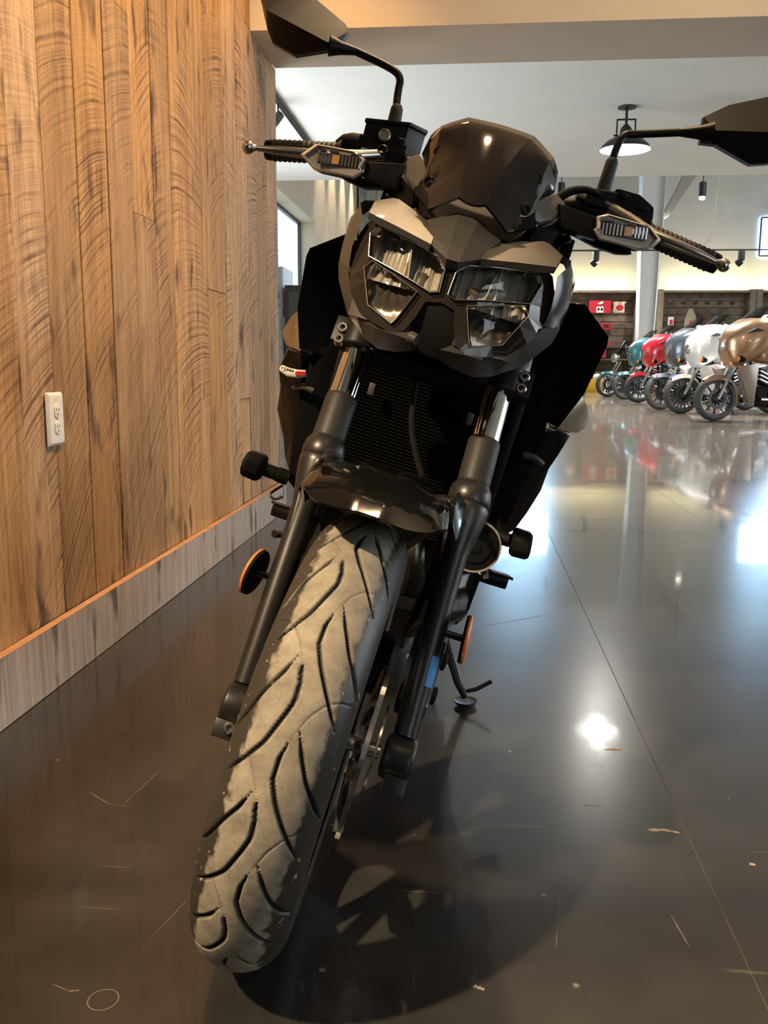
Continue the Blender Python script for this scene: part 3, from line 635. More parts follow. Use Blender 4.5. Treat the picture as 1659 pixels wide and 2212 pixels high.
def rim_mb(r, hw):
    """dished rim with five split spokes about the x axis"""
    b = MB(); prof = [(-hw, r), (-hw + .004, r + .006), (-hw + .010, r - .004), (-hw * .5, r - .020), (hw * .5, r - .020), (hw - .010, r - .004), (hw - .004, r + .006), (hw, r), (hw - .012, r - .020), (hw * .45, r - .032), (-hw * .45, r - .032), (-hw + .012, r - .020)]
    b.grid([[(x, q * math.sin(a), q * math.cos(a)) for a in [2 * PI * j / 60 for j in range(60)]] for x, q in prof + prof[:1]], True)
    for k in range(5):
        for d in (-.11, .11):
            a0, a1 = 2 * PI * k / 5 + d * .8, 2 * PI * k / 5 + d * 2.0
            b.tube([(.012, .03 * math.sin(a0), .03 * math.cos(a0)), (.006, .5 * r * math.sin((a0 + a1) / 2), .5 * r * math.cos((a0 + a1) / 2)), (0, (r - .026) * math.sin(a1), (r - .026) * math.cos(a1))], [.017, .012, .013], 8, flat=1.3)
    b.lathe((-.045, 0, 0), (1, 0, 0), [(.022, 0), (.034, .004), (.040, .03), (.040, .06), (.034, .086), (.022, .09)], 24)
    return b
fw = rim_mb(.212, .052).build('front_wheel', RIMB, BK, loc=(0, 0, .3), weld=False)
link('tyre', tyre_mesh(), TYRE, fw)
# wave-edged brake disc with drilled holes on the bike's left
db_ = bmesh.new(); nO = 180
vo = []; 
for side in (.0770, .0830):
    ro = []; ri = []
    for j in range(nO):
        a = 2 * PI * j / nO; R0 = .150 + .004 * math.cos(10 * a)
        ro.append(db_.verts.new((side, R0 * math.sin(a), R0 * math.cos(a)))); q = .112 + .003 * math.cos(10 * a); ri.append(db_.verts.new((side, q * math.sin(a), q * math.cos(a))))
    vo.append((ro, ri))
for j in range(nO):
    k = (j + 1) % nO; (o0, i0), (o1, i1) = vo
    for q in ((o0[j], o0[k], i0[k], i0[j]), (o1[k], o1[j], i1[j], i1[k]), (o0[k], o0[j], o1[j], o1[k]), (i0[j], i0[k], i1[k], i1[j])): db_.faces.new(q)
bmesh.ops.recalc_face_normals(db_, faces=db_.faces)
me = bpy.data.meshes.new('brake_disc'); db_.to_mesh(me); db_.free(); dsk = link('brake_disc', me, DISC, fw)
hb = MB()
for k in range(30):
    a = 2 * PI * k / 30; r = .122 + .008 * (k % 3)
    hb.lathe((.0768, r * math.sin(a), r * math.cos(a)), (1, 0, 0), [(.004, 0), (.004, .0065)], 8)
for k in range(10):
    a = 2 * PI * k / 10; hb.tube([(.070, .04 * math.sin(a + .2), .04 * math.cos(a + .2)), (.078, .112 * math.sin(a), .112 * math.cos(a))], .007, 6)
hb.lathe((.066, 0, 0), (1, 0, 0), [(.044, 0), (.044, .012)], 24)
hb.build('disc_carrier', RIMB, fw, weld=False)
MB().grid([[(x, r * math.sin(a), r * math.cos(a)) for a in [2 * PI * j / 48 for j in range(48)]] for x, r in ((.092, .048), (.092, .062), (.095, .062), (.095, .048), (.092, .048))], True).build('sensor_ring', STEEL, fw)
MB().lathe((-.10, 0, 0), (1, 0, 0), [(.010, 0), (.010, .20)], 16).build('axle', STEEL, fw)

# ---- fork
def along(x0, x1, prof, n=28, sx=1.0, sy=1.0):
    """body of revolution along the fork: prof = (a, radius); x runs x0 (a=0) to x1 (a=.5)"""
    rows = []
    for it in prof:
        a, r = it[0], it[1]; c = Vector(F(a, x0 + (x1 - x0) * a / .5))
        rows.append([c + Vector((1, 0, 0)) * (r * sx * math.cos(2 * PI * j / n)) + FN * (r * sy * math.sin(2 * PI * j / n)) for j in range(n)])
    return MB().grid(rows, True, True)
for s, x0, x1 in ((-1, -.100, -.105), (1, .127, .111)):
    along(x0, x1, [(.44, .0205), (.575, .0205)], 40).build('fork_tube', CHROME, BK, 'chrome upper fork tube')
    along(x0, x1, [(.392, .0232), (.394, .0240), (.396, .0240), (.456, .0238), (.460, .0228), (.462, .0206)], 36)  .build('fork_protector', mat('dusty_collar', (.022, .020, .018), .5, spec=.25, noise=(25, .25)), BK, 'dusty grey fork collar')
    sl = along(x0, x1, [(.03, .0165), (.06, .0165), (.13, .0172), (.22, .0178), (.285, .0190), (.310, .0235), (.332, .0280), (.350, .0305), (.358, .0310), (.361, .0292), (.364, .0310), (.374, .0310), (.384, .0295), (.389, .0262), (.3925, .0244)], 36).build('fork_slider', FORKB, BK)
    # axle clamp at the foot with its pinch bolt
    xc = x0; g = MB()
    g.lathe((xc - .019 * s - .004 * s, 0, .3), (s, 0, 0), [(.020, 0), (.029, .003), (.031, .010), (.031, .036), (.028, .041), (.016, .042)], 28)
    g.box(F(-.034, xc + .003 * s, .012), (.030, .024, .024), Matrix.Rotation(-math.radians(24), 3, 'X'))
    cl = g.build('axle_clamp', FORKB, sl, bevel=.0012, weld=False)
    if s < 0: MB().lathe(F(-.030, xc + (.004 if s < 0 else 0), .023), FN, [(.0082, 0), (.0082, .007), (.0062, .0085), (.0045, .0085), (.0045, .004)], 20).build('bolt', STEEL, sl, 'bright hex socket bolt')
    # web and fender bracket behind the slider
    g = MB(); g.prism([F(.05, xc - .004 * s, -.012), F(.05, xc - .012 * s, -.034), F(.29, x0 * .8 + x1 * .2 - .012 * s, -.030), F(.31, x0 * .6 + x1 * .4 - .004 * s, -.012)], (.010 * s, 0, 0)); g.build('web', FORKB, sl)
    # reflector on its stem
    rf = MB().tube([F(.178, xc + .010 * s, -.0), F(.178, xc + .036 * s, -.0)], .0052, 12).build('reflector_bracket', FORKB, BK)
    rc_ = Vector(F(.178, xc + .0395 * s, 0)); tl = Vector((-.96, .20, .10) if s < 0 else (.985, -.07, .10)).normalized()
    MB().lathe(rc_ - tl * .004, tl, [(.010, -.001), (.033, 0), (.034, .004)], 32).build('reflector_back', MATB, rf)
    MB().lathe(rc_, tl, [(.0338, 0), (.0342, .003), (.031, .005), (.008, .006)], 32).build('reflector', AMBER, rf, 'orange reflector lens')
# blue tape on the right slider's outer face
rows = []
for a in (.100, .142):
    c = Vector(F(a, .127 - .016 * a / .5)); rows.append([c + Vector((1, 0, 0)) * (.0182 * math.cos(t)) + FN * (.0182 * math.sin(t)) for t in [-.35 + 1.55 * k / 8 for k in range(9)]])
MB().grid(rows).build('tape', BLUE, BK, 'strip of blue masking tape')
# calliper behind the right leg
cp = MB()
cp.prism([F(.075, .100, -.02), F(.17, .100, -.03), F(.19, .100, -.06), F(.16, .100, -.085), F(.07, .100, -.075), F(.055, .100, -.045)], (.046, 0, 0))
cal = cp.build('brake_calliper', mat('calliper_black', (.02, .02, .02), .25, coat=.5), BK, bevel=.006)
cp = MB(); cp.prism([F(.075, .052, -.03), F(.16, .052, -.03), F(.16, .052, -.08), F(.07, .052, -.075)], (.024, 0, 0)); cp.build('inner_half', SATB, cal, bevel=.005)
for a in (.095, .145): MB().lathe(F(a, .1462, -.052), (1, 0, 0), [(.013, 0), (.013, .006), (.008, .008)], 18).build('bolt', SATB, cal)
# lower and upper fork clamps
for a0, a1, nm in ((.535, .577, 'lower_triple_clamp'), (.775, .805, 'upper_triple_clamp')):
    g = MB()
    for s, xx in ((-1, -.1055), (1, .1105)):
        along(xx, xx, [(a0, .030), (a0 + .003, .0315), (a1 - .003, .0315), (a1, .030)], 28)
        q = along(xx, xx, [(a0, .030), (a0 + .003, .0315), (a1 - .003, .0315), (a1, .030)], 28); g.add(q.v, q.f)
        P = [F(a0 + .001, xx + .018 * s, .020), F(a0 + .001, xx + .043 * s, .016), F(a1 - .001, xx + .043 * s, .016), F(a1 - .001, xx + .018 * s, .020)]; g.prism(P, tuple(-FN * .030))
    g.prism([F(a0, -.09, .024), F(a0, .095, .024), F(a1, .095, .024), F(a1, -.09, .024)], tuple(-FN * .07))
    o = g.build(nm, SATB, BK, bevel=.0025, weld=False)
    ba = ((.5563, .5379) if nm[0] == 'l' else (.790,)); bb_ = ((.5644, .5459) if nm[0] == 'l' else (.798,))
    for s, xx, bs in ((-1, -.1355, ba), (1, .1395, bb_)):
        for a in bs:
            if s < 0: a = a
            MB().lathe(F(a, xx, .010), tuple(FN), [(.0078, 0), (.0078, .012), (.0066, .0135), (.0042, .0135), (.0040, .008)], 22).build('bolt', STEEL, o, 'bright hex socket bolt')
g = MB().tube([F(.56, .003, -.038), F(.80, .003, -.038)], .024, 20); g.build('steering_stem', SATB, BK)
along(-.1055, -.1055, [(.575, .0205), (.80, .0205)], 24).build('fork_tube_upper', SATB, BK); along(.1105, .1105, [(.575, .0205), (.80, .0205)], 24).build('fork_tube_upper', SATB, BK)

# ---- front fender
def fender():
    half = [(0, .3655, 23.2, -58), (.012, .3652, 23.4, -58), (.024, .3642, 23.6, -57), (.036, .362, 23.6, -56), (.048, .3602, 23.3, -54), (.060, .3580, 22.4, -50), (.071, .3552, 20.8, -46), (.080, .3515, 18.8, -42), (.0868, .3460, 16.2, -38), (.0908, .338, 13.2, -34), (.0930, .326, 9.5, -30), (.0940, .312, 5.5, -27), (.0945, .300, 2.0, -25)]
    colsf = [(-x, r, f, b) for x, r, f, b in half[:0:-1]] + half
    TH = 30
    def pt(c, k, g):
        x, r, f, b = c; t = f + (b - f) * k / TH; a = math.radians(t)
        # raised spine flows forward into a small chin, two soft valleys either side
        r2 = r + .0035 * math.exp(-((abs(x) - .03) / .010) ** 2) * min(1, k / 8) - .0015 * math.exp(-(x / .012) ** 2) + (.004 * max(0, 1 - k / 4) ** 2 if abs(x) < .075 else 0) * -1
        return (.004 + x * (1 - g / .1), -(r2 - g) * math.sin(a), .3 + (r2 - g) * math.cos(a))
    rows = [[pt(c, k, 0) for c in colsf] for k in range(TH + 1)]; inner = [[pt(c, k, .004) for c in colsf] for k in range(TH + 1)]
    b = MB().grid(rows); b.grid(inner)
    b.grid([rows[0], inner[0]]); b.grid([rows[-1], inner[-1]]); b.grid([[r[0] for r in rows], [r[0] for r in inner]]); b.grid([[r[-1] for r in rows], [r[-1] for r in inner]])
    return b
fe = fender().build('front_fender', GLOSSB, BK, ang=50)
for s, xx in ((-1, -.104), (1, .115)):
    g = MB(); g.prism([F(.20, xx - .004 * s, .014), F(.33, xx + .004 * s, .020), F(.345, xx - .012 * s, .006), F(.30, xx - .030 * s, -.01), F(.22, xx - .022 * s, 0)], (.010 * s, .0, 0)); g.build('fender_bracket', FORKB, fe, bevel=.003)
    g = MB(); g.prism([(xx - .014 * s, -.030, .628), (xx - .004 * s, -.010, .606), (xx + .002 * s, .05, .602), (xx - .002 * s, .085, .640), (xx - .016 * s, .07, .655), (xx - .018 * s, -.01, .648)], (-.008 * s, 0, .003)); g.build('fender_mount', GLOSSB, fe, bevel=.003)

# ---- headlight unit
def fy(x, z, d=0.0):
    x = abs(x); return .083 + 2.4 * x * x + .9 * max(0, x - .125) + .14 * (z - .90) + d
def onface(pts, d): return [(x, fy(x, z, d), z) for x, z in pts]
def mir(pts): return [(-p[0],) + tuple(p[1:]) for p in pts][::-1]
UP = [(.0075, .9265), (.020, .9395), (.060, .949), (.111, .9585), (.1205, .947), (.113, .9175), (.060, .905), (.017, .8930), (.006, .8965)]
LO = [(.034, .8895), (.050, .847), (.0545, .8405), (.0935, .8555), (.1150, .9015), (.106, .9130), (.070, .9015)]
hl = BK
# bezel sheet with four openings
def sub(poly, n=4):
    q = []
    for i in range(len(poly)):
        a, b = poly[i], poly[(i + 1) % len(poly)]
        for k in range(n): q.append((a[0] + (b[0] - a[0]) * k / n, a[1] + (b[1] - a[1]) * k / n))
    return q
OUT = [(.0, .945), (.022, .951), (.06, .958), (.116, .968), (.131, .962), (.140, .945), (.143, .920), (.138, .893), (.125, .866), (.103, .843), (.078, .834), (.052, .829), (.036, .836), (.026, .858), (.020, .880), (.0, .8845)]
OUTF = OUT + [(-x, z) for x, z in OUT[-2:0:-1]]
bm = bmesh.new(); es = []
for poly in (OUTF, UP, LO, [(-x, z) for x, z in UP], [(-x, z) for x, z in LO]):
    q = sub(poly, 3); vs = [bm.verts.new((x, 0, z)) for x, z in q]
    es += [bm.edges.new((vs[i], vs[(i + 1) % len(vs)])) for i in range(len(vs))]
bmesh.ops.triangle_fill(bm, edges=es, use_beauty=True, use_dissolve=False)
for v in bm.verts: v.co.y = fy(v.co.x, v.co.z, .006)
bmesh.ops.recalc_face_normals(bm, faces=bm.faces)
me = bpy.data.meshes.new('headlight_bezel'); bm.to_mesh(me); bm.free()
bz = link('headlight_bezel', me, SMOKE, BK, 'dark smoked headlight surround')
hp = MB().loft2(onface(OUTF, .0075), [(x * .86, .215, .90 + (z - .90) * .80 + .006) for x, z in OUTF], capa=False); hp.build('headlight_housing', MATB, BK)
def cup(poly, depth, shrink, ncol, kind):
    """reflector bowl set in an opening: rim wall plus a ribbed floor"""
    cx = sum(p[0] for p in poly) / len(poly); cz = sum(p[1] for p in poly) / len(poly)
    rim = sub(poly, 2); b = MB()
    inn = [(cx + (x - cx) * shrink, cz + (z - cz) * shrink) for x, z in rim]
    b.grid([onface(rim, .002) + onface(rim, .002)[:1], onface(inn, depth) + onface(inn, depth)[:1]])
    return b, inn, (cx, cz)
for s in (-1, 1):
    for nm, poly, rings in (('upper', UP, 2), ('lower', LO, 1)):
        P = poly if s > 0 else [(-x, z) for x, z in poly]
        b, inn, (cx, cz) = cup(P, .012, .93, 8, nm)
        ru = b.build('reflector_rim', REFD, hl, weld=False)
        # ribbed reflector floor: vertical flutes; the lower one is a swirled bowl
        xs = [p[0] for p in P]; zs = [p[1] for p in P]; x0, x1, z0, z1 = min(xs) - .004, max(xs) + .004, min(zs) - .004, max(zs) + .004
        NX, NZ = 96, 14; rows = []
        for k in range(NZ + 1):
            row = []
            for i in range(NX + 1):
                u, v = i / NX, k / NZ; x = x0 + (x1 - x0) * u; z = z0 + (z1 - z0) * v
                if nm == 'upper':
                    cell = (u * 2) % 1; d = .022 + .022 * (1 - (2 * cell - 1) ** 2) * (.35 + .65 * v) + .0075 * abs(math.sin(u * 7.5 * PI + v * .7)) + .003 * abs(math.sin(u * 17 * PI)) - .018 * (1 - v) ** 2
                else:
                    ang = math.atan2(z - z1 + .004, x - (x0 + x1) / 2); r = math.hypot(z - z1, x - (x0 + x1) / 2)
                    d = .036 - 4.5 * (r - .01) ** 2 * 2.2 + .0030 * abs(math.sin(ang * 10))
                row.append((x, fy(x, z, max(d, .011)), z))
            rows.append(row)
        MB().grid(rows).build('reflector_bowl', REFL if nm == 'upper' else REFW, ru, ang=85)
        if nm == 'upper':
            for c in (.30, .70):
                x = x0 + (x1 - x0) * c; z = z1 - .011
                MB().box((x, fy(x, z, .018), z), (.013, .018, .008)).build('led_block', REFD, ru, bevel=.001)
            xm = (x0 + x1) / 2
            MB().prism([(xm - .001 - .004 * s, fy(xm, z1, .010), z1 - .022), (xm + .001 - .004 * s, fy(xm, z1, .010), z1 - .022), (xm + .001 - .012 * s, fy(xm, z0, .010), z0 + .006), (xm - .001 - .012 * s, fy(xm, z0, .010), z0 + .006)], (0, .016, 0)).build('divider', REFL, ru)
        else:
            x = (x0 + x1) / 2; MB().box((x - .004 * s, fy(x, z1, .02), z1 - .014), (.020, .02, .006)).build('led_block', REFD, ru, bevel=.001)
        # bright edge line and clear cover
        e = MB(); q = onface(P, -.0005); e.tube(q + [q[0]], .0007, 6, cap=False); e.build('lens_edge', mat('lens_edge', (.34, .31, .28), .3, metal=.8), ru, weld=False)
        cv = sub(P, 3); cx = sum(p[0] for p in cv) / len(cv); cz = sum(p[1] for p in cv) / len(cv); rows = []
        for t in (0, .15, .35, .6, .8, .97): rows.append([(x + (cx - x) * t, fy(x + (cx - x) * t, z + (cz - z) * t, -.001 - .004 * (1 - (1 - t) ** 2)), z + (cz - z) * t) for x, z in cv])
        MB().grid(rows, True, False).build('headlight_lens', LENS, BK, 'clear %s headlight lens' % nm, ang=80)
# painted brows with a dark lip
def thick(pts, vec): return MB().prism(pts, vec)
for s in (-1, 1):
    m = (lambda p: p) if s > 0 else mir
    top = m([(.034, .086, .9515), (.0355, .108, .967), (.050, .148, .985), (.078, .170, .998), (.1045, .188, 1.0085), (.114, .194, 1.009), (.1375, .192, .998), (.1305, .128, .973), (.082, .105, .9625)])
    b = MB(); ctr = (sum(p[0] for p in top) / len(top), sum(p[1] for p in top) / len(top) - .006, sum(p[2] for p in top) / len(top) + .003)
    n = len(top); b.add(top + [ctr], [(i, (i + 1) % n, n) for i in range(n)])
    low = [(p[0], p[1] + .008, p[2] - .008) for p in top]; b.grid([top + top[:1], low + low[:1]])
    b.build('headlight_brow', GRAPH, BK, 'dark metallic painted brow over the headlight', ang=28)
    lip = m([(.034, .0855, .9505), (.082, .1045, .9615), (.1305, .1275, .972), (.125, .118, .963), (.116, .112, .9595), (.06, .093, .950), (.0345, .084, .9415)])
    MB().prism(lip, (0, .010, .002)).build('brow_lip', MATB, BK, ang=20)
    # outer side panel sweeping back to the tank
    rows = [m([(.1375, .192, .9985), (.131, .130, .9725), (.133, .128, .957)])]
    secs = [[(.136, .13, .962), (.150, .155, .985), (.150, .185, .994), (.130, .215, 1.004)], [(.1395, .138, .945), (.157, .165, .958), (.166, .20, .968), (.160, .235, .975)], [(.1425, .142, .925), (.158, .168, .935), (.168, .205, .945), (.166, .24, .948)], [(.140, .142, .903), (.155, .170, .908), (.1685, .21, .922), (.168, .24, .922)], [(.136, .15, .888), (.152, .175, .893), (.166, .205, .905), (.164, .235, .903)]]
    MB().grid([m(q) for q in secs]).build('headlight_side_panel', GRAPH if s < 0 else SMOKE, BK, ang=60)
    # lower cowl: bright upper face to a ridge, darker face below
    inn = [(.139, .142, .893), (.126, .128, .867), (.104, .112, .844), (.079, .100, .835), (.052, .090, .830), (.030, .080, .836)]
    rdg = [(.166, .200, .904), (.143, .170, .871), (.106, .125, .8335), (.078, .098, .8295), (.050, .066, .8285), (.018, .052, .826)]
    bot = [(.162, .22, .880), (.132, .190, .838), (.092, .150, .811), (.068, .130, .803), (.038, .100, .807), (.016, .070, .815)]
    bk2 = [(x * .9, y + .05, z + .012) for x, y, z in bot]
    MB().grid([m(q) for q in (inn, rdg, bot, bk2)]).build('headlight_cowl', SATG, BK, ang=18)
    if s < 0: MB().lathe((-.0235, .062, .8305), (-.9, .3, .1), [(.0075, -.010), (.0085, 0), (.0060, .003)], 14).build('cowl_tab', SATG, BK)
# centre nose panel
T = [(-.0545, .140, .986), (-.014, .130, 1.0052), (.014, .130, 1.0055), (.0505, .140, .987), (.0385, .110, .968), (.0365, .092, .9525), (.008, .0745, .9385), (-.008, .0745, .9385), (-.0365, .092, .9525), (-.0385, .110, .968), (-.010, .083, .957), (.010, .083, .957)]
b = MB().add(T, [(0, 1, 10, 9), (1, 2, 11, 10), (2, 3, 4, 11), (4, 5, 6, 11), (11, 6, 7, 10), (10, 7, 8, 9)])
T2 = [(x * 1.0, y + .012, z - .010) for x, y, z in T[:10]]; b.grid([T[:10] + T[:1], T2 + T2[:1]])
b.build('nose_panel', SATG, BK, 'satin graphite panel between the headlights', ang=12)
b = MB(); b.prism([(-.022, .090, .890), (.022, .090, .890), (.034, .093, .845), (.022, .105, .812), (-.022, .105, .812), (-.034, .093, .845)], (0, .09, 0)); b.build('headlight_chin', MATB, BK, bevel=.004)
# backing masses between lamp and fork so no daylight shows through
MB().loft2([(-.11, .20, .83), (.11, .20, .83), (.10, .20, 1.0), (-.10, .20, 1.0)], [(-.09, .33, .80), (.09, .33, .80), (.09, .33, 1.03), (-.09, .33, 1.03)]).build('headlight_bracket', MATB, BK, bevel=.01)

# ---- windscreen and its mounts
def scr(f):
    r = [(.018, .105, 1.0205), (.0225, .122, 1.05), (.029, .152, 1.085), (.0415, .205, 1.130), (.049, .250, 1.152)]
    c = [(0, .100, 1.0155), (0, .116, 1.05), (0, .146, 1.085), (0, .198, 1.131), (0, .246, 1.1535)]
    o = [(.055, .130, .9985), (.066, .158, 1.030), (.073, .188, 1.058), (.080, .225, 1.115), (.0845, .262, 1.134)]
    e = [(.091, .205, 1.0265), (.084, .196, 1.040), (.079, .195, 1.0565), (.1005, .257, 1.088), (.097, .268, 1.118)]
    return [[(f * x, y, z) for x, y, z in q] for q in (c, r, o, e)]
def spl(P, n):
    P = [Vector(p) for p in P]; Q = [P[0] * 2 - P[1]] + P + [P[-1] * 2 - P[-2]]; out = []
    for i in range(1, len(Q) - 2):
        for k in range(n):
            t = k / n; a, b2, c, d = Q[i - 1:i + 3]
            out.append(.5 * ((2 * b2) + (c - a) * t + (2 * a - 5 * b2 + 4 * c - d) * t * t + (3 * b2 - a - 3 * c + d) * t ** 3))
    return out + [P[-1]]
def lin(P, n):
    P = [Vector(p) for p in P]; out = []
    for i in range(len(P) - 1): out += [P[i] + (P[i + 1] - P[i]) * k / n for k in range(n)]
    return out + [P[-1]]
def half(f):
    c, r, o, e = scr(f); c, r, o, e = spl(c, 5), spl(r, 5), spl(o, 5), lin(e, 5); out = [c]
    for a, b2, bl in ((c, r, .0002), (r, o, .0008), (o, e, .0006)):
        for k in range(1, 5):
            t = k / 4
            if a is c:
                w2 = .9 * t * t + .1 * t; out.append([Vector((p.x + (q.x - p.x) * t, p.y + (q.y - p.y) * w2, p.z + (q.z - p.z) * w2)) for p, q in zip(a, b2)]); continue
            out.append([p + (q - p) * t + Vector((f * bl * .5, -bl, bl * .3)) * (4 * t * (1 - t)) for p, q in zip(a, b2)])
    return out
cols = half(-1)[::-1] + half(1)[1:]
b = MB().grid(cols); bk = [[(p[0] * .985, p[1] + .006, p[2] - .002) for p in q] for q in cols]; b.grid(bk)
b.grid([[q[0] for q in cols], [q[0] for q in bk]]); b.grid([[q[-1] for q in cols], [q[-1] for q in bk]]); b.grid([cols[0], bk[0]]); b.grid([cols[-1], bk[-1]])
ws = b.build('windscreen', mat('dark_screen_plastic', (.016, .0135, .0115), .07, spec=.2), BK, 'glossy dark tinted flyscreen', ang=7)
for s in (-1, 1):
    for x, y, z, n in ((.071, .205, 1.088, (.45, -.75, .35)), (.069, .164, 1.0385, (.5, -.78, .2))):
        n = Vector((n[0] * s, n[1], n[2])).normalized(); p = Vector((x * s, y, z))
        g = MB().lathe(p - n * .002, n, [(.0085, 0), (.0085, .003), (.0068, .005), (.0042, .005), (.0040, .002)], 20); g.build('screw', GLOSSB, ws, 'black button screw')
    m = (lambda p: p) if s > 0 else mir
    b = MB().prism(m([(.0755, .199, 1.0600), (.104, .262, 1.0885), (.120, .262, 1.079), (.1105, .228, 1.048), (.089, .200, 1.0325), (.078, .19, 1.040)]), (.004 * s, .012, -.006)); b.build('screen_bracket', mat('screen_mount_grey', (.10, .094, .085), .38, metal=.2), BK, 'satin grey screen mount', bevel=.0025)
    b = MB().prism(m([(.112, .228, 1.047), (.121, .262, 1.076), (.128, .29, 1.05), (.118, .255, 1.010), (.085, .205, 1.008), (.092, .205, 1.030)]), (0, .03, 0)); b.build('bracket_skirt', MATB, BK, bevel=.004)
MB().loft2([(-.062, .150, .990), (.062, .150, .990), (.090, .22, 1.03), (-.090, .22, 1.03)], [(-.085, .27, .985), (.085, .27, .985), (.095, .32, 1.09), (-.095, .32, 1.09)]).build('instrument_housing', MATB, BK, bevel=.006)
MB().add([(-.075, .285, 1.095), (.075, .285, 1.095), (.075, .330, 1.065), (-.075, .330, 1.065)], [(0, 1, 2, 3)]).build('instrument_screen', SMOKE, BK)

# ---- turn signals
SIGL = [(-.2715, .25, 1.0385), (-.2535, .25, 1.0590), (-.1925, .24, 1.0628), (-.1730, .23, 1.0530), (-.1765, .23, 1.0405), (-.1715, .23, 1.0365), (-.1820, .23, 1.0250), (-.2480, .25, 1.0240)]
SIGR = [(.2660, .25, 1.0640), (.2475, .25, 1.0778), (.1815, .24, 1.0763), (.1672, .23, 1.0670), (.1720, .23, 1.0530), (.1685, .23, 1.0490), (.1800, .23, 1.0385), (.2430, .25, 1.0425), (.2595, .25, 1.0510)]
for s, P in ((-1, SIGL), (1, SIGR)):
    P = [Vector(p) for p in P]; c = sum(P, Vector()) / len(P); ins = lambda k, dy: [c + (p - c) * k + Vector((0, dy, 0)) for p in P]
    b = MB().loft2(ins(1.0, .004), ins(.86, .040)); sg = b.build('turn_signal', MATB, BK, 'clear-lens turn signal', bevel=.002)
    b = MB(); rows = [ins(1.0, .004), ins(1.0, -.003), ins(.93, -.006), ins(.90, -.0065), ins(.88, -.003)]
    b.grid([r + r[:1] for r in rows]); b.build('lens_rim', mat('signal_grey_rim', (.62, .57, .50), .2, coat=.6), sg, ang=50)
    MB().add(ins(.90, -.0005), [tuple(range(len(P)))]).build('lens', mat('signal_smoke_lens', (.30, .265, .22), .12, coat=.8), sg)
    # ribbed insert
    dx = (P[0] - P[5 if s < 0 else 4]).normalized(); dx = Vector((dx.x, dx.y * .6, (.10 if s < 0 else .165) * (1 if dx.x > 0 else -1) * (1 if s > 0 else 1))).normalized()
    up = Vector((0, 0, 1)); up = (up - dx * up.dot(dx)).normalized(); o0 = c + Vector((0, -.005, .0015))
    def slabq(u0, u1, v0, v1, d): return [o0 + dx * u0 + up * v0 + Vector((0, d, 0)), o0 + dx * u1 + up * v0 + Vector((0, d, 0)), o0 + dx * u1 + up * v1 + Vector((0, d, 0)), o0 + dx * u0 + up * v1 + Vector((0, d, 0))]
    MB().prism(slabq(-.036, .036, -.0085, .0095, 0), (0, .003, 0)).build('insert', mat('signal_dark_insert', (.045, .04, .034), .15, coat=.6), sg, bevel=.001)
    r = MB()
    for k in range(14):
        u = -.034 + .068 * k / 13
        if abs(u - .008) < .008: continue
        r.prism(slabq(u - .0012, u + .0012, -.0075, .008, -.002), (0, .003, 0))
    r.build('insert_ribs', mat('signal_ribs', (.38, .34, .30), .15, metal=.8), sg, weld=False)
    MB().prism(slabq(.002, .013, -.0065, .006, -.0025), (0, .003, 0)).build('signal_bulb', mat('amber_bulb', (.55, .28, .08), .2, coat=.6), sg)
    for u0, u1 in ((-.030, -.014), (.004, .018), (.024, .034)): MB().prism(slabq(u0, u1, .0095, .0118, -.002), (0, .003, 0)).build('bright_bar', CHROME, sg)
    # stalk
    if s < 0: q0 = [(-.173, .236, 1.053), (-.173, .236, 1.031), (-.173, .275, 1.031), (-.173, .275, 1.053)]; q1 = [(-.118, .243, 1.066), (-.118, .243, 1.030), (-.118, .29, 1.030), (-.118, .29, 1.066)]
    else: q0 = [(.171, .236, 1.0675), (.178, .236, 1.038), (.178, .275, 1.038), (.171, .275, 1.0675)]; q1 = [(.110, .243, 1.073), (.110, .243, 1.042), (.110, .29, 1.042), (.110, .29, 1.073)]
    MB().loft2(q0, q1).build('stalk', SATB, sg, bevel=.003)
    q = [(-.120, .262, 1.034), (-.175, .268, 1.0215), (-.207, .262, 1.0245), (-.200, .262, 1.034)] if s < 0 else [(.13, .262, 1.044), (.183, .268, 1.034), (.216, .262, 1.0315), (.236, .262, 1.0365), (.226, .262, 1.046)]
    MB().prism(q, (0, .045, .004)).build('lever_guard', MATB, sg, bevel=.003)

# ---- handlebar, grips, levers, switches
hbm = MB().tube([(-.36, .375, 1.052), (-.24, .368, 1.0735), (-.15, .36, 1.092), (-.07, .352, 1.075), (-.04, .35, 1.07), (.04, .35, 1.072), (.07, .352, 1.078), (.15, .36, 1.100), (.25, .368, 1.0885), (.372, .375, 1.0745)], .0112, 14)
hbr = hbm.build('handlebar', SATB, BK)
for s, p0, p1 in ((-1, (-.238, .365, 1.076), (-.348, .372, 1.053)), (1, (.255, .365, 1.0885), (.366, .372, 1.0760))):
    d = Vector(p1) - Vector(p0); N_ = 56
    pts = [Vector(p0) + d * k / N_ for k in range(N_ + 1)]; rr = [.0160 + (.0013 if (k // 2) % 2 else 0) for k in range(N_ + 1)]; rr[0] = rr[1] = .0195; rr[-1] = .0155
    MB().tube(pts, rr, 20).build('grip', RUB, BK)
    MB().lathe(p1, tuple(d), [(.0155, -.001), (.0160, .004), (.0150, .012), (.010, .0135)], 20).build('bar_end', SATB, BK)
LV = {-1: [(-.168, .338, 1.087), (-.200, .322, 1.073), (-.245, .307, 1.0590), (-.285, .300, 1.0490), (-.325, .298, 1.0420), (-.354, .299, 1.0375)], 1: [(.190, .335, 1.104), (.225, .322, 1.0925), (.262, .307, 1.0785), (.300, .299, 1.0730), (.335, .298, 1.0690), (.360, .299, 1.0655)]}
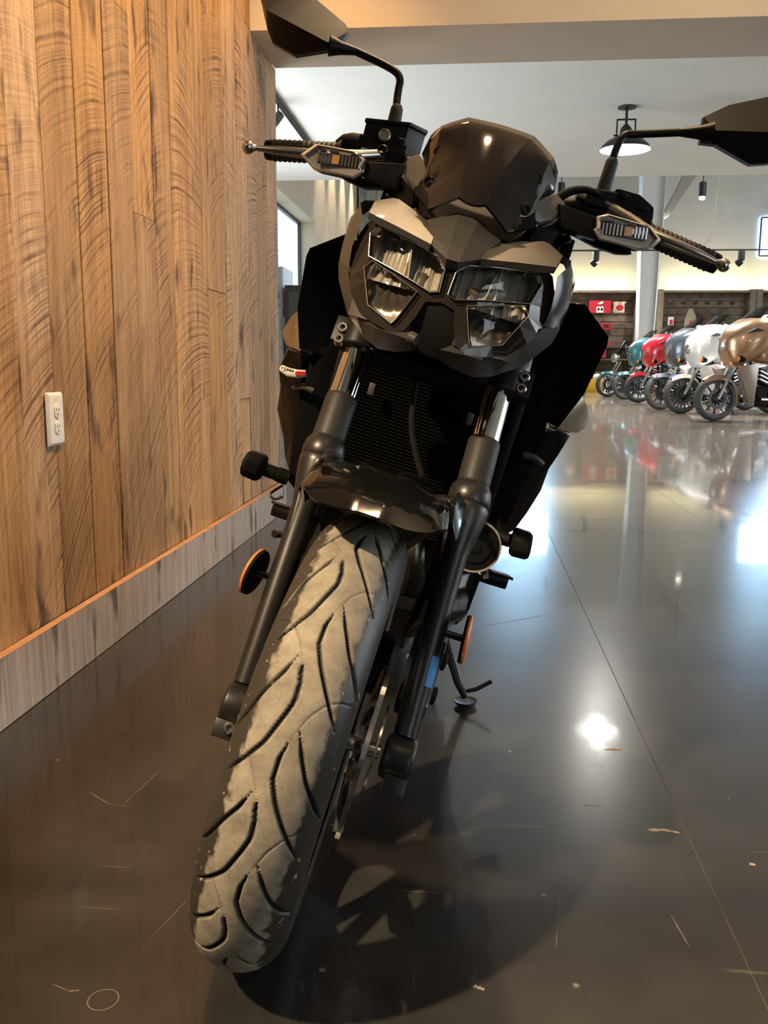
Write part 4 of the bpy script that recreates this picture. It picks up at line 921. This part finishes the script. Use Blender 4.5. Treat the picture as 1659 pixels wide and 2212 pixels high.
for s, P in LV.items():
    b = MB().tube(P, [.0085, .0088, .0085, .0075, .0060, .0040], 14, flat=.8); e = Vector(P[-1]); d = (e - Vector(P[-2])).normalized()
    b.tube([e, e + d * .004], [.0042, .0058], 14); b.ball(tuple(e + d * .0125), .0100, 20, 12)
    b.build('brake_lever' if s < 0 else 'clutch_lever', ALU, BK, 'satin aluminium lever with ball end', weld=False)
# brake reservoir (left of picture)
P = [(-.2125, .358, 0), (-.1445, .356, 0), (-.1210, .395, 0), (-.128, .425, 0), (-.198, .425, 0), (-.2125, .40, 0)]
def lift(P, f): return [(x, y, f(x)) for x, y, _ in P]
mc = MB().loft2(lift(P, lambda x: 1.0905 + (x + .21) * .05), lift(P, lambda x: 1.1305 + (x + .21) * .16)).build('brake_reservoir', SATB, BK, bevel=.004)
q = [(x * 1.0 + (x + .165) * .05, y + (y - .39) * .05, z) for x, y, z in P]
MB().loft2(lift(q, lambda x: 1.1308 + (x + .21) * .16), lift(q, lambda x: 1.1370 + (x + .21) * .16)).build('reservoir_cap', SATB, mc, bevel=.002)
MB().lathe((-.1775, .3575, 1.1178), (0, -1, .05), [(.0125, -.004), (.0125, .002)], 24).build('sight_boss', SATB, mc)
MB().lathe((-.1775, .355, 1.1178), (0, -1, .05), [(.0098, 0), (.0098, .0035), (.0080, .0040), (.0078, .0020)], 24).build('sight_ring', STEEL, mc)
MB().lathe((-.1775, .3535, 1.1178), (0, -1, .05), [(.0074, 0), (.0060, .0012)], 20).build('sight_glass', mat('amber_fluid', (.30, .24, .13), .1, coat=1), mc)
bx((-.150, .3545, 1.1205), (.010, .001, .0012)).build('cast_mark', mat('pale_mark', (.40, .38, .34), .5), mc)
g = MB().tube([(-.200, .365, 1.083), (-.135, .36, 1.096)], .0175, 18); g.box((-.168, .350, 1.088), (.055, .03, .016)); g.build('lever_perch', SATB, mc, weld=False)
g = MB().lathe((-.1705, .330, 1.092), (0, -1, .1), [(.0085, -.02), (.0085, 0), (.0060, .003), (.0058, -.001)], 18); g.build('pivot_bolt', SATB, mc)
MB().box((-.193, .335, 1.0835), (.022, .004, .009)).build('switch_plate', mat('pale_switch_plate', (.38, .36, .32), .4), mc)
g = MB().tube([(-.246, .382, 1.083), (-.238, .380, 1.0875), (-.226, .378, 1.0905), (-.212, .376, 1.093)], [.017, .0215, .0235, .0225], 18); g.build('switch_housing', MATB, BK)
# clutch perch, switch gear and cables (right of picture)
g = MB().prism([(.186, .345, 1.113), (.190, .345, 1.137), (.228, .345, 1.137), (.2545, .345, 1.125), (.2590, .345, 1.106), (.250, .345, 1.090), (.20, .345, 1.096)], (0, .055, 0)); sh2 = g.build('switch_housing', MATB, BK, bevel=.006)
g = MB().box((.238, .3435, 1.118), (.018, .006, .006)); g.box((.205, .3435, 1.128), (.012, .006, .008)); g.build('switch_button', SATB, sh2, bevel=.001, weld=False)
g = MB().tube([(.135, .36, 1.100), (.205, .365, 1.0985)], .0185, 18); g.box((.172, .35, 1.112), (.045, .04, .022)); g.build('clutch_perch', SATB, BK, weld=False)
g = MB().tube([(.180, .333, 1.1085), (.238, .330, 1.0965)], .0042, 10); g.build('lever_pivot_plate', ALU, BK)
MB().box((.205, .338, 1.0975), (.036, .006, .018)).build('perch_plate', mat('pale_switch_plate', (.38, .36, .32), .4), BK)
for P, r in (([(.178, .335, 1.114), (.150, .33, 1.120), (.125, .325, 1.112), (.108, .315, 1.094), (.090, .31, 1.06)], .0055), ([(.205, .35, 1.128), (.168, .345, 1.124), (.13, .335, 1.115), (.105, .325, 1.085)], .0045), ([(.16, .37, 1.09), (.14, .36, 1.06), (.11, .34, 1.02), (.07, .33, .97)], .004), ([(-.14, .35, 1.085), (-.115, .33, 1.075), (-.095, .32, 1.03), (-.06, .31, .96), (-.02, .30, .80), (-.0087, .28, .730), (.002, .25, .698), (.0246, .20, .666), (.044, .14, .648)], .0045), ([(-.15, .355, 1.07), (-.12, .34, 1.045), (-.09, .33, .99)], .005)):
    pts = [Vector(p) for p in P]
    for _ in range(2):
        q = [pts[0]]
        for i in range(len(pts) - 1): q += [pts[i] * .75 + pts[i + 1] * .25, pts[i] * .25 + pts[i + 1] * .75]
        pts = q + [pts[-1]]
    MB().tube(pts, r, 10).build('cable', MATB, BK)
# ---- mirrors
def bend(pts, n=3):
    pts = [Vector(p) for p in pts]
    for _ in range(n):
        q = [pts[0]]
        for i in range(len(pts) - 1): q += [pts[i] * .75 + pts[i + 1] * .25, pts[i] * .25 + pts[i + 1] * .75]
        pts = q + [pts[-1]]
    return pts
ML = [(-.3035, .438, 1.2835), (-.366, .458, 1.3135), (-.405, .462, 1.324), (-.458, .455, 1.312), (-.4515, .444, 1.2845), (-.4285, .440, 1.244), (-.4135, .438, 1.2255), (-.3690, .424, 1.2130), (-.3125, .414, 1.2330), (-.2985, .418, 1.2450), (-.2935, .424, 1.2680)]
MR = [(.2915, .428, 1.2915), (.327, .452, 1.3260), (.386, .478, 1.3620), (.425, .484, 1.376), (.478, .478, 1.352), (.487, .470, 1.318), (.470, .460, 1.285), (.4165, .452, 1.2580), (.389, .444, 1.2470), (.323, .424, 1.2560), (.297, .412, 1.2490)]
for s, P, stem, boot, rl in ((-1, ML, [(-.1785, .402, 1.165), (-.1865, .415, 1.200), (-.1885, .42, 1.2235), (-.2075, .421, 1.2335), (-.272, .421, 1.2430)], [(-.1755, .40, 1.138), (-.1785, .403, 1.172)], [(-.4255, .403, 1.2615), (-.313, .396, 1.2375)]),
                           (1, MR, [(.1755, .402, 1.178), (.1745, .405, 1.200), (.178, .412, 1.2300), (.200, .42, 1.2380), (.264, .42, 1.2580)], [(.1765, .40, 1.118), (.1750, .40, 1.183)], [(.43, .420, 1.302), (.312, .396, 1.268)])):
    b = MB().tube(bend(stem), .0062, 14); e = Vector(stem[-1]); b.tube([e - (e - Vector(rl[1])) * -.0, (e * .45 + Vector(rl[1]) * .55) + Vector((0, .008, 0)), Vector(rl[1]) + Vector((0, .014, 0))], [.0064, .0105, .0165], 14)
    mi = b.build('mirror', SATB, BK, weld=False)
    MB().tube(boot + [tuple(Vector(boot[1]) + (Vector(boot[1]) - Vector(boot[0])).normalized() * .006)], [.0118, .0100, .0070], 16).build('stem_boot', RUB, mi)
    P = [Vector(p) for p in P]; n = len(P); r0, r1 = Vector(rl[0]), Vector(rl[1])
    # faceted shell: outline to the ridge line
    ring2 = []
    for p in P:
        t = max(0, min(1, (p - r0).dot(r1 - r0) / (r1 - r0).length_squared)); ring2.append(r0 + (r1 - r0) * t)
    b = MB().grid([[p for p in P] + [P[0]], ring2 + [ring2[0]]])
    bk3 = [p + Vector((0, .016, 0)) for p in P]; b.grid([P + [P[0]], bk3 + [bk3[0]]])
    b.build('mirror_shell', SATB, mi, ang=20)
    c = sum(bk3, Vector()) / n
    MB().add([c + (p - c) * .96 for p in bk3], [tuple(range(n))]).build('mirror_glass', mat('mirror_glass', (.85, .85, .86), .02, metal=1), mi)

# ---- radiator, shrouds and side panels
rad = MB().box((0, .455, .645), (.33, .035, .29)).build('radiator', MATB, BK, bevel=.004)
g = MB()
for k in range(46): g.box((0, .434, .510 + k * .0059), (.30, .010, .0026))
o = g.build('radiator_fins', mat('radiator_fin', (.005, .0048, .0045), .8, spec=.03), rad, weld=False, smooth=False); o['kind'] = 'stuff'
for s in (-1, 1):
    MB().box((s * .158, .437, .645), (.016, .03, .30)).build('radiator_tank', SATB, rad, bevel=.004)
    MB().box((s * .0862 - .004, .395, .732), (.010, .012, .020)).build('clip', mat('dull_clip', (.14, .12, .11), .4, metal=.7), rad, bevel=.001)
g = MB()
for s in (-1, 1): g.tube(bend([(.05 * s, .44, .50), (.065 * s, .43, .46), (.06 * s, .47, .40), (.05 * s, .60, .30)]), .021, 14)
g.build('exhaust_header', mat('header_steel', (.10, .085, .07), .35, metal=1), BK, weld=False)
for s in (-1, 1):
    m = (lambda p: p) if s > 0 else mir
    # air deflector: outer edge, face, and the recess behind it
    outer = [(.180, .360, .955), (.207, .418, .9645), (.260, .420, .926), (.2625, .420, .912), (.2500, .402, .825), (.2260, .388, .762)]
    mid = [(.165, .375, .945), (.185, .425, .945), (.232, .432, .910), (.234, .434, .895), (.218, .420, .820), (.208, .405, .764)]
    inn = [(.120, .400, .93), (.130, .440, .92), (.150, .460, .89), (.155, .470, .86), (.160, .470, .80), (.180, .430, .758)]
    back = [(x, y + .012, z) for x, y, z in outer]; b2 = [(x * .98, y + .10, z) for x, y, z in outer]
    MB().grid([m(q) for q in (inn, mid, outer, back, b2)]).build('air_shroud', mat('shroud_black', (.005, .005, .005), .4, spec=.08), BK, 'gloss black air deflector', ang=25)
    MB().prism(m([(.249, .425, .826), (.262, .44, .812), (.284, .500, .790), (.2885, .505, .774), (.268, .47, .758), (.250, .440, .7575), (.226, .405, .7565)]), (-.012 * s, .06, 0)).build('side_accent', BRONZE, BK, 'bronze accent panel under the shroud', bevel=.003)
    lo = [(.226, .404, .757), (.258, .445, .757), (.244, .424, .716), (.238, .432, .688), (.240, .462, .645), (.231, .482, .596), (.221, .500, .558), (.200, .46, .543), (.196, .44, .60), (.197, .425, .68), (.205, .41, .735)]
    if s < 0: lo = [(x + (.012 if .6 < z < .74 else 0), y, z) for x, y, z in lo]
    MB().loft2(m(lo), m([(x * .90, y + .16, z) for x, y, z in lo])).build('lower_shroud', GLOSSB, BK, bevel=.005)
    MB().prism(m([(.166, .425, .80), (.21, .415, .76), (.206, .425, .62), (.196, .445, .53), (.16, .455, .50), (.15, .45, .62), (.15, .44, .78)]), (0, .05, 0)).build('inner_shroud', MATB, BK, bevel=.006)
    MB().tube(bend([(.185 * s, .40, .700), (.205 * s, .402, .703), (.222 * s, .412, .694)]), .006, 8).build('coolant_spout', SATG, BK)
    # frame slider
    if s > 0: p0, p1 = (.165, .440, .546), (.214, .425, .5500)
    else: p0, p1 = (-.195, .44, .535), (-.238, .425, .5405)
    d = (Vector(p1) - Vector(p0)).normalized()
    fs = MB().lathe(p0, tuple(d), [(.0135, 0), (.0135, .02), (.0120, .021), (.0120, .05)], 20).build('frame_slider', MATB, BK)
    c0 = Vector(p1); rows = []
    for t, r in ((0, .022), (.006, .0265), (.030, .0255), (.036, .021)):
        rows.append([c0 + d * t + (Vector((0, 1, 0)) * math.cos(a) + Vector((-.1 * s, 0, 1)) * math.sin(a)) * r for a in [2 * PI * (j + .5) / 8 for j in range(8)]])
    MB().grid(rows, True, True).build('slider_puck', MATB, fs, bevel=.002)
# warning label at the left shroud
g = MB().tube([(-.248, .392, .7215), (-.232, .386, .7185), (-.214, .384, .7210), (-.203, .385, .7255)], [.006, .0078, .0072, .0055], 14, flat=.7); wl_ = g.build('warning_label', mat('white_label', (.75, .70, .62), .5), BK, 'small red and white label')
g = MB().prism([(-.2195, .376, .7245), (-.203, .3785, .7290), (-.2025, .3785, .7225), (-.2185, .3755, .7185)], (0, .003, 0)); g.build('red_end', RED, wl_)
for k in range(5): bx((-.243 + k * .0045, .3795, .7235), (.0022, .001, .0035)).build('print', SLOT, wl_)
# horn beside the left fork leg
hn = MB().lathe((.155, .392, .5290), (.12, -1, -.02), [(.030, -.028), (.043, -.014), (.0445, 0), (.043, .004)], 40).build('horn', MATB, BK)
MB().grid([[Vector((.155, .389, .5290)) + Vector((math.cos(a) * r, -.002 + dy, math.sin(a) * r)) for a in [2 * PI * j / 48 for j in range(48)]] for r, dy in ((.0425, 0), (.0432, -.004), (.0452, -.004), (.0462, .004), (.0440, .004))], True).build('rim', mat('pale_rim', (.55, .50, .43), .3, metal=.6), hn)
MB().lathe((.1555, .387, .5290), (.12, -1, -.02), [(.030, 0), (.028, .003), (.012, .0035), (.010, .006), (.004, .0065)], 28).build('diaphragm', SATB, hn)
MB().tube([(.185, .395, .495), (.1905, .392, .4795)], .0050, 10).build('terminal', SATG, hn)
MB().box((.151, .385, .565), (.02, .015, .035)).build('mount', SATB, hn, bevel=.002)
# ---- engine, frame and rear of the machine
ENG = mat('engine_black', (.018, .017, .016), .4, metal=.3)
g = MB().loft2([(-.15, .50, .36), (.155, .50, .36), (.175, .50, .47), (.14, .50, .60), (-.13, .50, .60), (-.16, .50, .46)], [(-.17, .86, .24), (.17, .86, .24), (.18, .86, .45), (.13, .86, .62), (-.13, .86, .62), (-.18, .86, .45)])
en = g.build('engine', ENG, BK, bevel=.012)
MB().lathe((.165, .62, .415), (1, 0, 0), [(.092, 0), (.092, .014), (.075, .026), (.03, .030)], 36).build('engine_cover', ENG, en)
MB().lathe((-.160, .64, .40), (-1, 0, 0), [(.11, 0), (.11, .016), (.09, .032), (.04, .036)], 36).build('engine_cover', ENG, en)
MB().loft2([(.105, .46, .36), (.188, .48, .388), (.1925, .50, .462), (.155, .49, .47), (.10, .47, .44)], [(.08, .62, .25), (.165, .62, .30), (.17, .62, .45), (.15, .60, .47), (.09, .60, .42)]).build('belly_cover', GLOSSB, BK, bevel=.01)
MB().loft2([(-.13, .46, .36), (.09, .46, .36), (.10, .46, .44), (-.14, .46, .44)], [(-.12, .80, .17), (.10, .80, .17), (.12, .80, .3), (-.13, .80, .3)]).build('belly_pan', SATB, BK, bevel=.02)
g = MB()
for s in (-1, 1):
    g.tube(bend([(.03 * s, .42, .90), (.12 * s, .52, .84), (.16 * s, .72, .74), (.14 * s, .95, .58), (.12 * s, .97, .38)]), .016, 10)
    g.tube([(.10 * s, .97, .40), (.11 * s, 1.41, .325)], .020, 10); g.tube([(.10 * s, .90, .72), (.08 * s, 1.40, .86)], .014, 8)
g.build('frame', SATB, BK, weld=False)
def lofty(st, name, m, **k):
    """stations (y, z bottom, z top, half width) swept with a rounded section"""
    rows = []
    for y, z0, z1, w in st:
        zc, zr = (z0 + z1) / 2, (z1 - z0) / 2; r = []
        for j in range(20):
            a = 2 * PI * j / 20; ca, sa = math.cos(a), math.sin(a)
            r.append((w * math.copysign(abs(ca) ** .75, ca), y, zc + zr * math.copysign(abs(sa) ** .75, sa)))
        rows.append(r)
    return MB().grid(rows, True, True).build(name, m, BK, ang=60, **k)
tk = lofty([(.44, .80, .985, .055), (.50, .79, 1.005, .13), (.60, .78, 1.01, .165), (.72, .77, .99, .165), (.84, .76, .93, .12), (.92, .76, .86, .075)], 'fuel_tank', GRAPH)
MB().lathe((0, .58, 1.005), (0, .05, 1), [(.036, 0), (.036, .008), (.03, .011)], 28).build('filler_cap', SATB, tk)
lofty([(.88, .765, .825, .06), (.95, .76, .812, .12), (1.08, .77, .815, .15), (1.20, .79, .86, .13), (1.30, .82, .91, .12), (1.50, .87, .94, .10)], 'seat', mat('seat_vinyl', (.014, .014, .014), .5, bump=(400, .3, .0005)))
lofty([(1.05, .72, .78, .10), (1.30, .77, .84, .11), (1.55, .84, .90, .08), (1.68, .87, .92, .05)], 'tail_fairing', GRAPH)
MB().box((0, 1.685, .89), (.08, .02, .03)).build('tail_light', mat('red_tail_lens', (.35, .01, .01), .2, coat=.6), BK, bevel=.004)
MB().prism([(-.03, 1.45, .80), (.03, 1.45, .80), (.07, 1.60, .55), (-.07, 1.60, .55)], (0, .02, .0)).build('plate_hanger', MATB, BK, bevel=.004)
rw = rim_mb(.214, .07).build('rear_wheel', RIMB, BK, loc=(0, 1.41, .3165), weld=False)
rows = []
for k in range(21):
    ph = -1.95 + 3.9 * k / 20; r = .245 + .07 * math.cos(ph); rows.append([(.08 * math.sin(ph), r * math.sin(a), r * math.cos(a)) for a in [2 * PI * j / 72 for j in range(72)]])
MB().grid(rows, True).build('tyre', RUB, rw)
MB().lathe((-.20, .95, .28), (-.12, 1, .32), [(.02, -.15), (.035, -.08), (.052, 0), (.055, .26), (.04, .30), (.02, .30)], 24).build('silencer', SATB, BK)
# footpeg and brake pedal on the right side of the machine
for s in (-1, 1):
    fp = MB().tube([(.16 * s, .74, .405), (.225 * s, .745, .4045), (.262 * s, .748, .4040)], [.012, .0155, .0150], 14, flat=.8)
    for k in range(9): fp.box((s * (.222 + k * .0052), .742, .4185), (.0022, .026, .005), Matrix.Rotation(.5, 3, 'Z'))
    fp.build('footpeg', SATG if s < 0 else SATB, BK, 'ribbed footpeg', weld=False)
MB().tube([(-.19, .80, .38), (-.215, .72, .365), (-.235, .690, .3665)], [.008, .007, .0085], 10).build('brake_pedal', SATG, BK)
g = MB().tube(bend([(-.205, .46, .515), (-.214, .44, .505), (-.218, .43, .498), (-.205, .43, .492), (-.195, .44, .50)]), .0028, 8); g.build('hose_clip', STEEL, BK)
# ---- side stand down on the floor
st = MB().tube([(.150, .842, .285), (.1865, .8480, .2045), (.2400, .8488, .1225), (.2655, .8490, .0960)], [.0125, .0115, .0100, .0090], 14).build('side_stand', FORKB, BK)
g = MB().tube([(.2585, .849, .107), (.283, .849, .1220), (.3105, .8495, .1510)], [.0050, .0050, .0050], 10); g.build('tang', FORKB, st)
g = MB().tube([(.205, .847, .170), (.180, .848, .1500), (.150, .848, .148)], [.0075, .0045, .0045], 10); g.build('spring_hook', FORKB, st)
ez = Vector((-.278776, 0, .960356)); ft = Vector((.2705, .8500, .0785)) + ez * .0012
MB().lathe(tuple(ft), tuple(ez), [(.016, 0), (.0235, .002), (.0265, .0065), (.0262, .0090), (.0225, .0075), (.006, .0085)], 32).build('stand_foot', FORKB, st)

# ================================================================== MOTORCYCLES PARKED IN THE HALL
RUBG = mat('grey_tyre_rubber', (.05, .05, .05), .6)
CHB = mat('bike_chrome', (.62, .62, .60), .12, metal=1)
_wheel = {}
def tour_wheel(name, parent, y0, R, wd, spokes, chrome):
    key = (R, wd, spokes, chrome)
    if key not in _wheel:
        t = MB(); rows = []
        for k in range(13):
            ph = -2.0 + 4.0 * k / 12; r = R - .055 + .055 * math.cos(ph); rows.append([(wd * math.sin(ph), r * math.sin(a), r * math.cos(a)) for a in [2 * PI * j / 48 for j in range(48)]])
        tm = t.grid(rows, True).mesh('tyre')
        b = MB(); r0 = R - .075
        b.grid([[(x, r * math.sin(a), r * math.cos(a)) for a in [2 * PI * j / 48 for j in range(48)]] for x, r in ((-.05, r0), (-.045, r0 - .02), (0, r0 - .03), (.045, r0 - .02), (.05, r0), (.04, r0 + .01), (-.04, r0 + .01), (-.05, r0))], True)
        for k in range(spokes):
            a = 2 * PI * k / spokes; b.tube([(.02, .05 * math.sin(a), .05 * math.cos(a)), (0, (r0 - .02) * math.sin(a), (r0 - .02) * math.cos(a))], [.018, .012], 6)
        b.lathe((-.06, 0, 0), (1, 0, 0), [(.03, 0), (.06, .02), (.06, .10), (.03, .12)], 18)
        rm = b.mesh('rim', weld=False)
        d = MB().grid([[(x, r * math.sin(a), r * math.cos(a)) for a in [2 * PI * j / 40 for j in range(40)]] for x, r in ((.07, .10), (.07, .15), (.077, .15), (.077, .10), (.07, .10))], True).mesh('brake_disc')
        _wheel[key] = (tm, rm, d)
    tm, rm, d = _wheel[key]
    w = link(name, rm, CHB if chrome else RIMB, parent, loc=(0, y0, R)); link('tyre', tm, RUBG, w); link('brake_disc', d, mat('dark_bike_disc', (.035, .035, .035), .4, metal=1), w)
    return w
def tourer(x, y, ang, label, paint, fend, style='fairing', screen=True, chrome=False, spokes=10, sc=1.0, lower=None, stripe=None):
    """front axle at the origin, machine runs back along +y; ang turns it"""
    b = empty('touring_motorcycle', label, 'motorcycle', (x, y, 0), ang, 'motorcycles parked in a row across the hall')
    b.scale = (sc, sc, sc)
    R = .325
    tour_wheel('front_wheel', b, 0, R, .065, spokes, chrome); tour_wheel('rear_wheel', b, 1.66, R, .085, spokes, chrome)
    # fender: arc over the front wheel
    rows = []
    for k in range(17):
        a = math.radians(-38 + 150 * k / 16); r = R + .02; w_ = .085 if k not in (0, 16) else .06
        rows.append([(w_ * q, r * math.sin(a) * (1 if abs(q) < .8 else .99), R + (r - .07 * max(0, abs(q) - .6) / .4) * math.cos(a)) for q in (-1, -.9, -.6, -.2, .2, .6, .9, 1)])
    fd = MB().grid(rows).build('front_fender', fend, b, ang=60)
    if stripe: MB().grid([[(p[0], p[1] * 1.004, R + (p[2] - R) * 1.006) for p in r[2:6]] for r in rows]).build('stripe', stripe, fd, ang=60)
    for s in (-1, 1):
        MB().tube([(.10 * s, -.005, R), (.10 * s, .17, .68)], [.028, .028], 12).build('fork_leg', mat('grey_fork_leg', (.30, .31, .32), .3, metal=.8), b)
        MB().tube([(.10 * s, .15, .64), (.10 * s, .28, .90)], .024, 12).build('fork_tube', CHB, b)
        MB().tube(bend([(.12 * s, .55, 1.10), (.26 * s, .60, 1.16), (.40 * s, .78, 1.10)]), .014, 8).build('handlebar', CHB, b)
        MB().tube([(.32 * s, .70, 1.14), (.42 * s, .84, 1.085)], .02, 10).build('grip', RUB, b)
        g = MB().tube([(.30 * s, .62, 1.16), (.36 * s, .60, 1.27)], .007, 6); g.ball((.38 * s, .60, 1.31), .06, 12, 8, (1.2, .3, .7)); g.build('mirror', CHB, b, weld=False)
    def loft(st, name, m, par=b, pw=.58, n=26):
        rws = []
        for (yy, z0, z1, w_) in st:
            zc, zr = (z0 + z1) / 2, (z1 - z0) / 2; r = []
            for j in range(n):
                a = 2 * PI * j / n; ca, sa = math.cos(a), math.sin(a); r.append((w_ * math.copysign(abs(ca) ** pw, ca), yy, zc + zr * math.copysign(abs(sa) ** pw, sa)))
            rws.append(r)
        return MB().grid(rws, True, True).build(name, m, par, ang=50)
    if style == 'fairing':
        fa = loft([(.05, 1.04, 1.15, .05), (.08, .95, 1.24, .15), (.15, .80, 1.32, .22), (.24, .765, 1.40, .29), (.40, .86, 1.48, .37), (.56, .97, 1.50, .42), (.72, 1.06, 1.45, .42)], 'fairing', paint)
        MB().lathe((0, .075, 1.07), (0, -1, 0), [(.085, -.05), (.09, .0), (.08, .025), (.03, .035)], 24).build('headlight', CHB, fa)
        for s in (-1, 1):
            MB().prism([(s * .30, .245, 1.27), (s * .33, .36, 1.33), (s * .36, .46, 1.30), (s * .345, .38, 1.285)], (.05 * s, 0, 0)).build('vent', SLOT, fa)
        rows = []
        for k in range(7):
            t = k / 6; rows.append([(.27 * math.sin(u) * (1 - .25 * t), .30 + .30 * t + .10 * (1 - math.cos(u)), 1.40 + .24 * t) for u in [-1.3 + 2.6 * i / 10 for i in range(11)]])
        if screen: MB().grid(rows).build('windshield', TINT, b)
        rows = [[(q * .30, .30 + .10 * q * q, 1.36), (q * .31, .50 + .06 * q * q, 1.52)] for q in (-1, -.6, -.2, .2, .6, 1)]
        MB().grid(rows).build('dash_opening', SMOKE, b)
        MB().prism([(-.27, .62, 1.03), (.27, .62, 1.03), (.27, .66, 1.42), (-.27, .66, 1.42)], (0, .02, 0)).build('dash', MATB, b)
        for s in (-1, 1):
            MB().lathe((.24 * s, .22, .90), (0, -1, 0), [(.05, -.05), (.05, .02), (.045, .03)], 16).build('turn_signal', MATB, b); MB().lathe((.24 * s, .19, .90), (0, -1, 0), [(.043, 0), (.03, .015)], 16).build('signal_lens', AMBER, b)
    else:
        g = MB().lathe((0, .10, 1.0), (0, -1, 0), [(.05, -.18), (.10, -.12), (.115, -.02), (.11, 0)], 24); g.build('headlight', CHB if chrome else paint, b)
        MB().lathe((0, .10, 1.0), (0, -1, 0), [(.10, 0), (.06, .02)], 24).build('headlight_lens', CHROME, b)
        rows = []
        for k in range(7):
            t = k / 6; rows.append([(.24 * math.sin(u) * (1 - .2 * t), .16 + .24 * t + .08 * (1 - math.cos(u)), 1.08 + .36 * t) for u in [-1.2 + 2.4 * i / 8 for i in range(9)]])
        if screen: MB().grid(rows).build('windshield', TINT, b)
    if lower:
        for s in (-1, 1):
            MB().loft2([(s * .26, .14, .74), (s * .40, .12, .80), (s * .44, .40, .84), (s * .30, .36, .78)], [(s * .20, .34, .26), (s * .30, .36, .22), (s * .32, .44, .22), (s * .22, .42, .26)]).build('lower_fairing', lower, b, bevel=.02)
    loft([(.52, .86, 1.02, .06), (.62, .84, 1.08, .15), (.80, .82, 1.08, .18), (1.0, .78, .98, .13), (1.10, .76, .88, .07)], 'fuel_tank', paint)
    loft([(1.0, .72, .80, .12), (1.15, .68, .78, .19), (1.40, .70, .82, .18), (1.55, .74, .92, .16), (1.85, .76, .90, .14)], 'seat', mat('seat_vinyl', (.014, .014, .014), .5))
    for s in (-1, 1):
        sb = loft([(1.36, .42, .70, .02), (1.42, .38, .74, .08), (1.80, .36, .74, .10), (2.12, .42, .70, .07)], 'saddlebag', paint); sb.location = (.28 * s, 0, 0)
        MB().lathe((.17 * s, .62, .32), (0, 1, -.02), [(.03, 0), (.045, .3), (.05, 1.2), (.045, 1.45)], 16).build('exhaust_pipe', CHB, b)
    loft([(1.45, .60, .72, .10), (1.70, .62, .72, .12), (1.98, .40, .62, .11), (2.05, .34, .44, .09)], 'rear_fender', fend)
    e2 = MB().box((0, .82, .36), (.34, .52, .30)).build('engine', MATB, b, bevel=.04)
    for k in range(7):
        for a, yy in ((-.4, .70), (.4, .94)): MB().box((0, yy, .55 + k * .030), (.26, .17, .014), Matrix.Rotation(a, 3, 'X')).build('cooling_fin', CHB if k % 2 else SATB, e2, smooth=False)
    for s in (-1, 1): MB().lathe((.17 * s, .86, .36), (s, 0, 0), [(.13, 0), (.13, .03), (.10, .05)], 24).build('engine_cover', CHB if chrome else ENG, e2)
    g = MB()
    for s in (-1, 1): g.tube(bend([(.10 * s, .45, .95), (.13 * s, .50, .50), (.14 * s, .58, .20), (.14 * s, 1.20, .20), (.13 * s, 1.60, .34)]), .02, 8)
    g.build('frame', SATB, b, weld=False)
    MB().tube([(.16, .75, .25), (.30, .80, .012)], .012, 8).build('side_stand', SATB, b)
    return b
PBR = mat('bronze_paint', (.42, .25, .14), .28, metal=.7, coat=1); PWH = mat('white_paint', (.86, .86, .84), .2, coat=1); PRD = mat('red_paint', (.62, .012, .03), .22, coat=1)
PTL = mat('teal_paint', (.03, .15, .17), .22, metal=.4, coat=1); PSL = mat('slate_paint', (.07, .09, .115), .25, metal=.4, coat=1); PBL = mat('blue_stripe', (.02, .04, .32), .25, coat=1); CREAM = mat('cream_paint', (.70, .65, .52), .25, coat=1)
TITG = mat('taupe_paint', (.30, .25, .21), .3, metal=.5, coat=.8)
hd = -PI / 2
tourer(3.555, 13.56, hd + .26, 'bronze fairing touring motorcycle, nearest of the parked row and cut by the right edge', PBR, PBR, lower=TITG)
tourer(3.53, 15.55, hd + .26, 'white touring motorcycle with blue striped fender behind the bronze one', PWH, CREAM, lower=PWH, stripe=PBL, spokes=20)
tourer(3.47, 16.9, hd + .24, 'dark slate touring motorcycle between the white and the red ones', PSL, PSL)
tourer(3.64, 20.1, hd + .24, 'bright red touring motorcycle with red front fender', PRD, PRD, spokes=8)
tourer(3.70, 22.2, hd + .24, 'teal fairing touring motorcycle left of the red one', PTL, PTL)
tourer(3.55, 24.0, hd + .24, 'teal cruiser with round chrome headlight, leftmost of the parked row', PTL, PTL, style='open', chrome=True, spokes=16)
